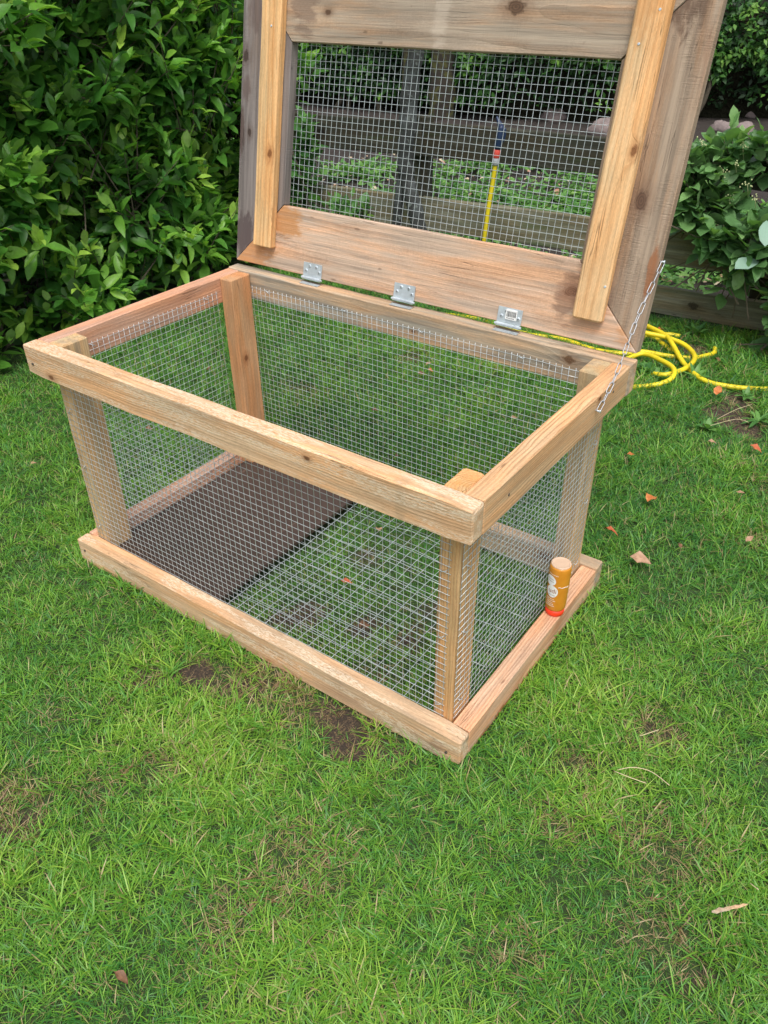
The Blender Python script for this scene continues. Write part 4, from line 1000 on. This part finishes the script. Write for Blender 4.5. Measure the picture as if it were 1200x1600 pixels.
def lawn():
    g = np.random.default_rng(51); step = .0106
    xs = np.arange(-1.75, 2.75, step); ys = np.arange(-1.15, 2.25, step); X, Y = np.meshgrid(xs, ys); X = X.ravel() + g.uniform(-.5, .5, X.size) * step * 1.6; Y = Y.ravel() + g.uniform(-.5, .5, Y.size) * step * 1.6
    P = np.stack([X, Y, np.zeros_like(X)], 1); rel = P - np.array(CP); zc = rel @ np.array(CF); xc = 600 + FPX * (rel @ np.array(CR)) / np.maximum(zc, .05); yc = 800 - FPX * (rel @ np.array(CU)) / np.maximum(zc, .05)
    keep = (zc > .2) & (xc > -260) & (xc < 1460) & (yc < 1900)
    fn_ = (P - np.array(FO)) @ np.array(FN); keep &= fn_ < -.02
    # thin out with distance from where one stands
    dist = np.linalg.norm(rel, axis=1); keep &= g.random(len(P)) < np.clip(1.25 - .22 * dist, .55, 1)
    keep &= ~((X > -.0) & (X < L) & (Y > .002) & (Y < TT - .002)) & ~((X > 0) & (X < L) & (Y > D - TT) & (Y < D)) & ~((Y > 0) & (Y < D) & (X > 0) & (X < TT)) & ~((Y > 0) & (Y < D) & (X > L - TT + .002) & (X < L + .002))
    keep &= ~((X > TT) & (X < .372) & (Y > TT) & (Y < D - TT))
    keep &= ~(X < -1.12)
    X, Y = X[keep], Y[keep]; n = len(X); pts = []; rot = []; scl = []; tint = []; dry = []; idx = []
    for x, y in zip(X, Y):
        b, d = mask(x, y); n0 = noise.noise((x * 7, y * 7, 11)); n1 = noise.noise((x * 2.6, y * 2.6, 4)); n2 = noise.noise((x * 19, y * 19, 8))
        if random.random() < b * .80 + .10 * max(0, n2 - .1): continue
        shade = 0
        # turf thins out under the shrub
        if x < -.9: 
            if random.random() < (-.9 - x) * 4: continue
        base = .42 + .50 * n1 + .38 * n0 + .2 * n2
        far = .34 * min(1, max(0, (y - .35) / .35)) + (.22 if 0 < x < L and 0 < y < D else 0) + .25 * min(1, max(0, (-.15 - x) / .3)) * (y > -.1)  # deeper green inside, behind and left; partly the run's shade painted into tint
        pts.append((x, y, gh(x, y))); rot.append((random.gauss(0, .12), random.gauss(0, .12), random.uniform(0, 6.28)))
        s = .86 + .28 * n0 + .22 * n1 + random.uniform(-.18, .18)
        if d > .4: s *= .72
        if b > .3: s *= .62; d = max(d, b * .8)
        if 0 < x < L and 0 < y < D: s *= .72
        if (-.03 < x < L + .03 and (-.022 < y < 0 or D < y < D + .02)) or (-.02 < y < D + .02 and (L < x < L + .022 or -.02 < x < 0)): s *= 1.35
        if .45 < x < 1.5 and 1.35 < y: s *= 1.45
        elif y > .75: s *= 1.15
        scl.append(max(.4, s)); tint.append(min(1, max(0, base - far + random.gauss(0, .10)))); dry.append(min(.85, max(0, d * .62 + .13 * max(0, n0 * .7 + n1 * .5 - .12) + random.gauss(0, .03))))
        idx.append(random.randrange(8) if random.random() > .05 else 8)
    me = bpy.data.meshes.new('grass'); me.vertices.add(len(pts)); me.vertices.foreach_set('co', np.array(pts, np.float32).ravel())
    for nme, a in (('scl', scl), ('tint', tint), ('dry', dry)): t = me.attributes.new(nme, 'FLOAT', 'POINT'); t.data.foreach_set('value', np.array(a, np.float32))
    t = me.attributes.new('rot', 'FLOAT_VECTOR', 'POINT'); t.data.foreach_set('vector', np.array(rot, np.float32).ravel())
    t = me.attributes.new('idx', 'INT', 'POINT'); t.data.foreach_set('value', np.array(idx, np.int32))
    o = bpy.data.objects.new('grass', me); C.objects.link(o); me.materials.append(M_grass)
    tag(o, 'short uneven green lawn grass with dry straw patches', 'grass', None, 'stuff')
    tufts = [tuft(100 + i, 11, .029, .011, .0015) for i in range(5)] + [tuft(110 + i, 10, .037, .010, .0019, 1.1, .9) for i in range(3)] + [tuft(120, 7, .052, .009, .0020, .9, .6)]
    ng = bpy.data.node_groups.new('grass_nodes', 'GeometryNodeTree'); ng.interface.new_socket('Geometry', in_out='INPUT', socket_type='NodeSocketGeometry'); ng.interface.new_socket('Geometry', in_out='OUTPUT', socket_type='NodeSocketGeometry')
    gi = ng.nodes.new('NodeGroupInput'); go = ng.nodes.new('NodeGroupOutput'); lk = ng.links.new
    join = ng.nodes.new('GeometryNodeGeometryToInstance')
    for m_ in reversed(tufts):
        m_.materials.append(M_grass); to = bpy.data.objects.new('grass_tuft', m_)
        oi = ng.nodes.new('GeometryNodeObjectInfo'); oi.inputs['Object'].default_value = to; oi.inputs['As Instance'].default_value = True
        lk(oi.outputs['Geometry'], join.inputs[0])
    # build the pick list: object-info instances joined
    jn = ng.nodes.new('GeometryNodeJoinGeometry')
    for l_ in list(ng.links):
        if l_.to_node == join: src = l_.from_socket; ng.links.remove(l_); lk(src, jn.inputs[0])
    ng.nodes.remove(join)
    iop = ng.nodes.new('GeometryNodeInstanceOnPoints'); iop.inputs['Pick Instance'].default_value = True
    def na(nme, ty): x = ng.nodes.new('GeometryNodeInputNamedAttribute'); x.data_type = ty; x.inputs['Name'].default_value = nme; return x.outputs['Attribute']
    m2p = ng.nodes.new('GeometryNodeMeshToPoints'); lk(gi.outputs[0], m2p.inputs[0]); lk(m2p.outputs[0], iop.inputs['Points']); lk(jn.outputs[0], iop.inputs['Instance'])
    lk(na('idx', 'INT'), iop.inputs['Instance Index']); er = ng.nodes.new('FunctionNodeEulerToRotation'); lk(na('rot', 'FLOAT_VECTOR'), er.inputs[0]); lk(er.outputs[0], iop.inputs['Rotation'])
    cb_ = ng.nodes.new('ShaderNodeCombineXYZ'); sv = na('scl', 'FLOAT')
    for i in range(3): lk(sv, cb_.inputs[i])
    lk(cb_.outputs[0], iop.inputs['Scale']); lk(iop.outputs[0], go.inputs[0])
    md = o.modifiers.new('grass_nodes', 'NODES'); md.node_group = ng
    print('tufts', len(pts))
lawn()

# ------------------------------------------------------------------ weeds, fallen leaves, twigs
def weed(px, py, l, n_, label, seed, wd=.38):
    p = gp(px, py); root = empty('weed', p); tag(root, label, 'weed', 'broad-leaved weeds in the lawn'); g = np.random.default_rng(seed)
    for i in range(n_):
        az = i * 2.4 + g.uniform(-.3, .3); tv, tf = leaf_tpl(l * g.uniform(.7, 1.15), wd * l * g.uniform(.8, 1.1), .12, g.uniform(-.1, .4), 4, wave=.2)
        el = g.uniform(.2, .9); d = np.array([[math.cos(az) * math.cos(el), math.sin(az) * math.cos(el), math.sin(el)]]); fr = orient(d, np.array([[0, 0, 1.]]))[0]
        V = tv @ fr + np.array(p) + np.array([0, 0, .004]); obj('leaf', mesh_np('leaf', V, tf, {'tone': np.full(len(tv), g.uniform(.35, .8))}, True), M_pale, root)
weed(1085, 590, .052, 7, 'weed with upright oval leaves beside the crossing of the yellow hose', 1, .30); weed(1040, 596, .035, 9, 'low round-leaved weed under the nearest loop of the yellow hose', 2, .6)
weed(1165, 622, .035, 8, 'small weed at the upper edge of the bare soil patch', 3); weed(1105, 672, .034, 8, 'small weed at the left edge of the bare soil patch', 4, .5)
weed(1008, 580, .045, 8, 'dark leafy weed between the run corner and the hose', 5, .55); weed(1185, 660, .05, 8, 'weed with long leaves at the right edge of the bare soil', 6, .25)
weed(1085, 522, .05, 12, 'leafy weed below the fence behind the hose coil', 7, .35); weed(1025, 590, .03, 8, 'small weed close to the end of the hose', 8, .5)
def mat_fallen(name, a, b_):
    m, t, b, out = newmat(name); N = NT(t); P = N.n('ShaderNodeTexCoord').outputs['Object']; n = N.noise(P, 70, 4, .65)
    N.put(b.inputs['Base Color'], N.mix(N.mapr(n, .3, .7), c4(a), c4(b_))); b.inputs['Roughness'].default_value = .6; N.put(b.inputs['Normal'], N.bump(n, .4, .001)); return m
FM = {'orange': mat_fallen('orange_fallen_leaf', (.42, .10, .02), (.55, .22, .06)), 'red': mat_fallen('red_fallen_leaf', (.42, .055, .015), (.42, .15, .05)), 'brown': mat_fallen('brown_fallen_leaf', (.11, .05, .022), (.24, .12, .06)), 'tan': mat_fallen('tan_fallen_leaf', (.30, .16, .09), (.46, .29, .18))}
fallen = [(1018, 778, .036, 'orange', 'round orange leaf on the lawn right of the run', 80, .68), (1001, 872, .044, 'tan', 'large pinkish tan leaf on the lawn right of the bottle', 10, .62),
 (955, 827, .034, 'red', 'narrow red-brown leaf by the back right base corner', 0, .38), (986, 710, .022, 'orange', 'small orange-brown leaf in grass below the chain corner', 40, .6),
 (1121, 612, .034, 'orange', 'bright orange leaf beside the weed under the hose', 100, .7), (1182, 700, .034, 'red', 'red-orange leaf at the lower edge of the bare soil', 5, .5),
 (1113, 690, .024, 'tan', 'pale tan leaf left of the red-orange one by the bare soil', 20, .5), (1171, 843, .020, 'tan', 'small tan leaf near the right edge of the lawn', 60, .6),
 (1124, 562, .040, 'brown', 'brown curled leaf right of the hose coil', 15, .5), (1031, 515, .026, 'red', 'rust-red leaf behind the hose coil', 30, .6), (1157, 770, .022, 'tan', 'tan leaf on the grass right of the round orange leaf', 0, .4),
 (1062, 852, .018, 'brown', 'small brown leaf on the lawn right of the tan leaf', 120, .6), (541, 908, .026, 'red', 'orange-red leaf under the floor grid in the run', 10, .45), (592, 826, .024, 'tan', 'tan leaf under the floor grid near the brown board', 130, .7),
 (570, 976, .026, 'brown', 'dark brown leaf under the floor grid near the front', 60, .6), (327, 578, .022, 'brown', 'brown leaf behind the left mesh panel', 30, .6), (670, 568, .028, 'tan', 'longish tan leaf behind the back mesh panel', 80, .4), (659, 583, .026, 'brown', 'brown leaf just below the tan one behind the back mesh', 50, .5),
 (585, 640, .022, 'brown', 'reddish brown leaf behind the middle of the back mesh', 0, .7), (672, 578, .02, 'orange', 'orange leaf touching the tan one behind the back mesh', 0, .6), (622, 712, .024, 'brown', 'brown leaf behind the back mesh low in the middle', 100, .6), (803, 652, .022, 'tan', 'tan leaf behind the right part of the back mesh', 45, .5),
 (137, 766, .016, 'brown', 'small brown leaf on the lawn left of the left post', 20, .5), (52, 723, .014, 'tan', 'small tan leaf on the lawn in front of the shrub', 60, .5), (190, 1526, .022, 'brown', 'brown leaf deep in the front left grass', 10, .5), (232, 668, .020, 'brown', 'brown leaf seen through the left end of the front mesh', 10, .6)]
for i, (px, py, s, mk, lab, ang, wd) in enumerate(fallen):
    g = random.Random(i); tv, tf = leaf_tpl(s, s * wd, g.uniform(.15, .4), g.uniform(-.35, .5), 5, wave=.35); tv[:, 0] -= s / 2
    z = .030 if 560 < px else .028
    o = obj('fallen_leaf', mesh_np('fallen_leaf', tv, tf, None, True), FM[mk]); p = gp(px, py, .026); o.location = p; o.rotation_euler = (g.uniform(-.25, .35), g.uniform(-.25, .25), R(ang)); tag(o, lab, 'leaf', 'fallen leaves on the lawn')
# pale petals and stones on the bed
gq = random.Random(77); V = []; F = []; T = []
tvp, tfp = leaf_tpl(.028, .022, .1, .2, 3)
ps = []
for i in range(420):
    x, y = gq.uniform(-2.0, .9), gq.uniform(2.2, 4.2); ps.append((x, y))
for (px, py) in ((1069, 454), (1097, 453), (1112, 458), (1108, 440), (1115, 446), (1170, 446), (1034, 436), (1077, 431)):
    q = gp(px, py, .03); ps.append((q.x, q.y))
pos = np.array([(x, y, .035) for x, y in ps]); n = len(pos); gg = np.random.default_rng(5)
V, F, T = scatter([(tvp, tfp)], np.zeros(n, int), pos, orient(gg.normal(size=(n, 3)) * [1, 1, .2], np.tile([0, 0, 1.], (n, 1)) + gg.normal(size=(n, 3)) * .3), gg.uniform(.6, 1.4, n), gg.random(n))
o = obj('fallen_petals', mesh_np('fallen_petals', V, F, {'tone': T}, True), leafmat('petal', [(0, (.50, .25, .18)), (.5, (.62, .48, .34)), (1, (.66, .58, .40))], .2, .6, .3)); tag(o, 'pale pink and cream fallen leaves scattered over the garden bed', 'leaves', None, 'stuff')
# wood splinter and straws
M_spl = simple('splinter_wood', (.50, .34, .19), .8, 0, .3, (80, .5, .002), 60); M_straw = simple('straw', (.56, .46, .28), .6)
a, b_ = gp(1112, 1425, .027), gp(1168, 1413, .029); mb = MB(); q_ = [a.lerp(b_, k / 9) + Vector((.0006 * math.sin(k * 2.1), 0, .0007 * math.cos(k * 3.3))) for k in range(10)]; mb.tube(q_, [.0012, .0027, .0031, .0022, .0027, .0019, .0024, .0017, .0019, .0005], 5); o = mb.build('wood_splinter', W_back); tag(o, 'pale splinter of wood on the grass near the lower right corner', 'splinter')
straws = [([(965, 1203), (990, 1199), (1018, 1206), (1046, 1227)], 'bent pale straw arching over the grass right of the run'), ([(960, 1205), (985, 1215), (1010, 1224)], 'straight pale straw just under the bent one'), ([(1172, 1380), (1185, 1390)], 'short white straw above the wood splinter'),
          ([(1120, 655), (1150, 640), (1175, 632)], 'dry straw lying across the upper bare soil'), ([(1110, 665), (1150, 655), (1170, 660)], 'dry straw lying across the lower bare soil'), ([(1000, 1150), (1030, 1140)], 'short straw in the dry patch right of the run')]
for k, (l_, lab) in enumerate(straws):
    mb = MB(); P_ = smooth_path([gp(a, b_, .030 + .006 * math.sin(i * 1.9)) for i, (a, b_) in enumerate(l_)], 4); mb.tube(P_, .0007, 5); o = mb.build('straw', M_straw, None, True); tag(o, lab, 'straw', 'dry straws on the lawn')
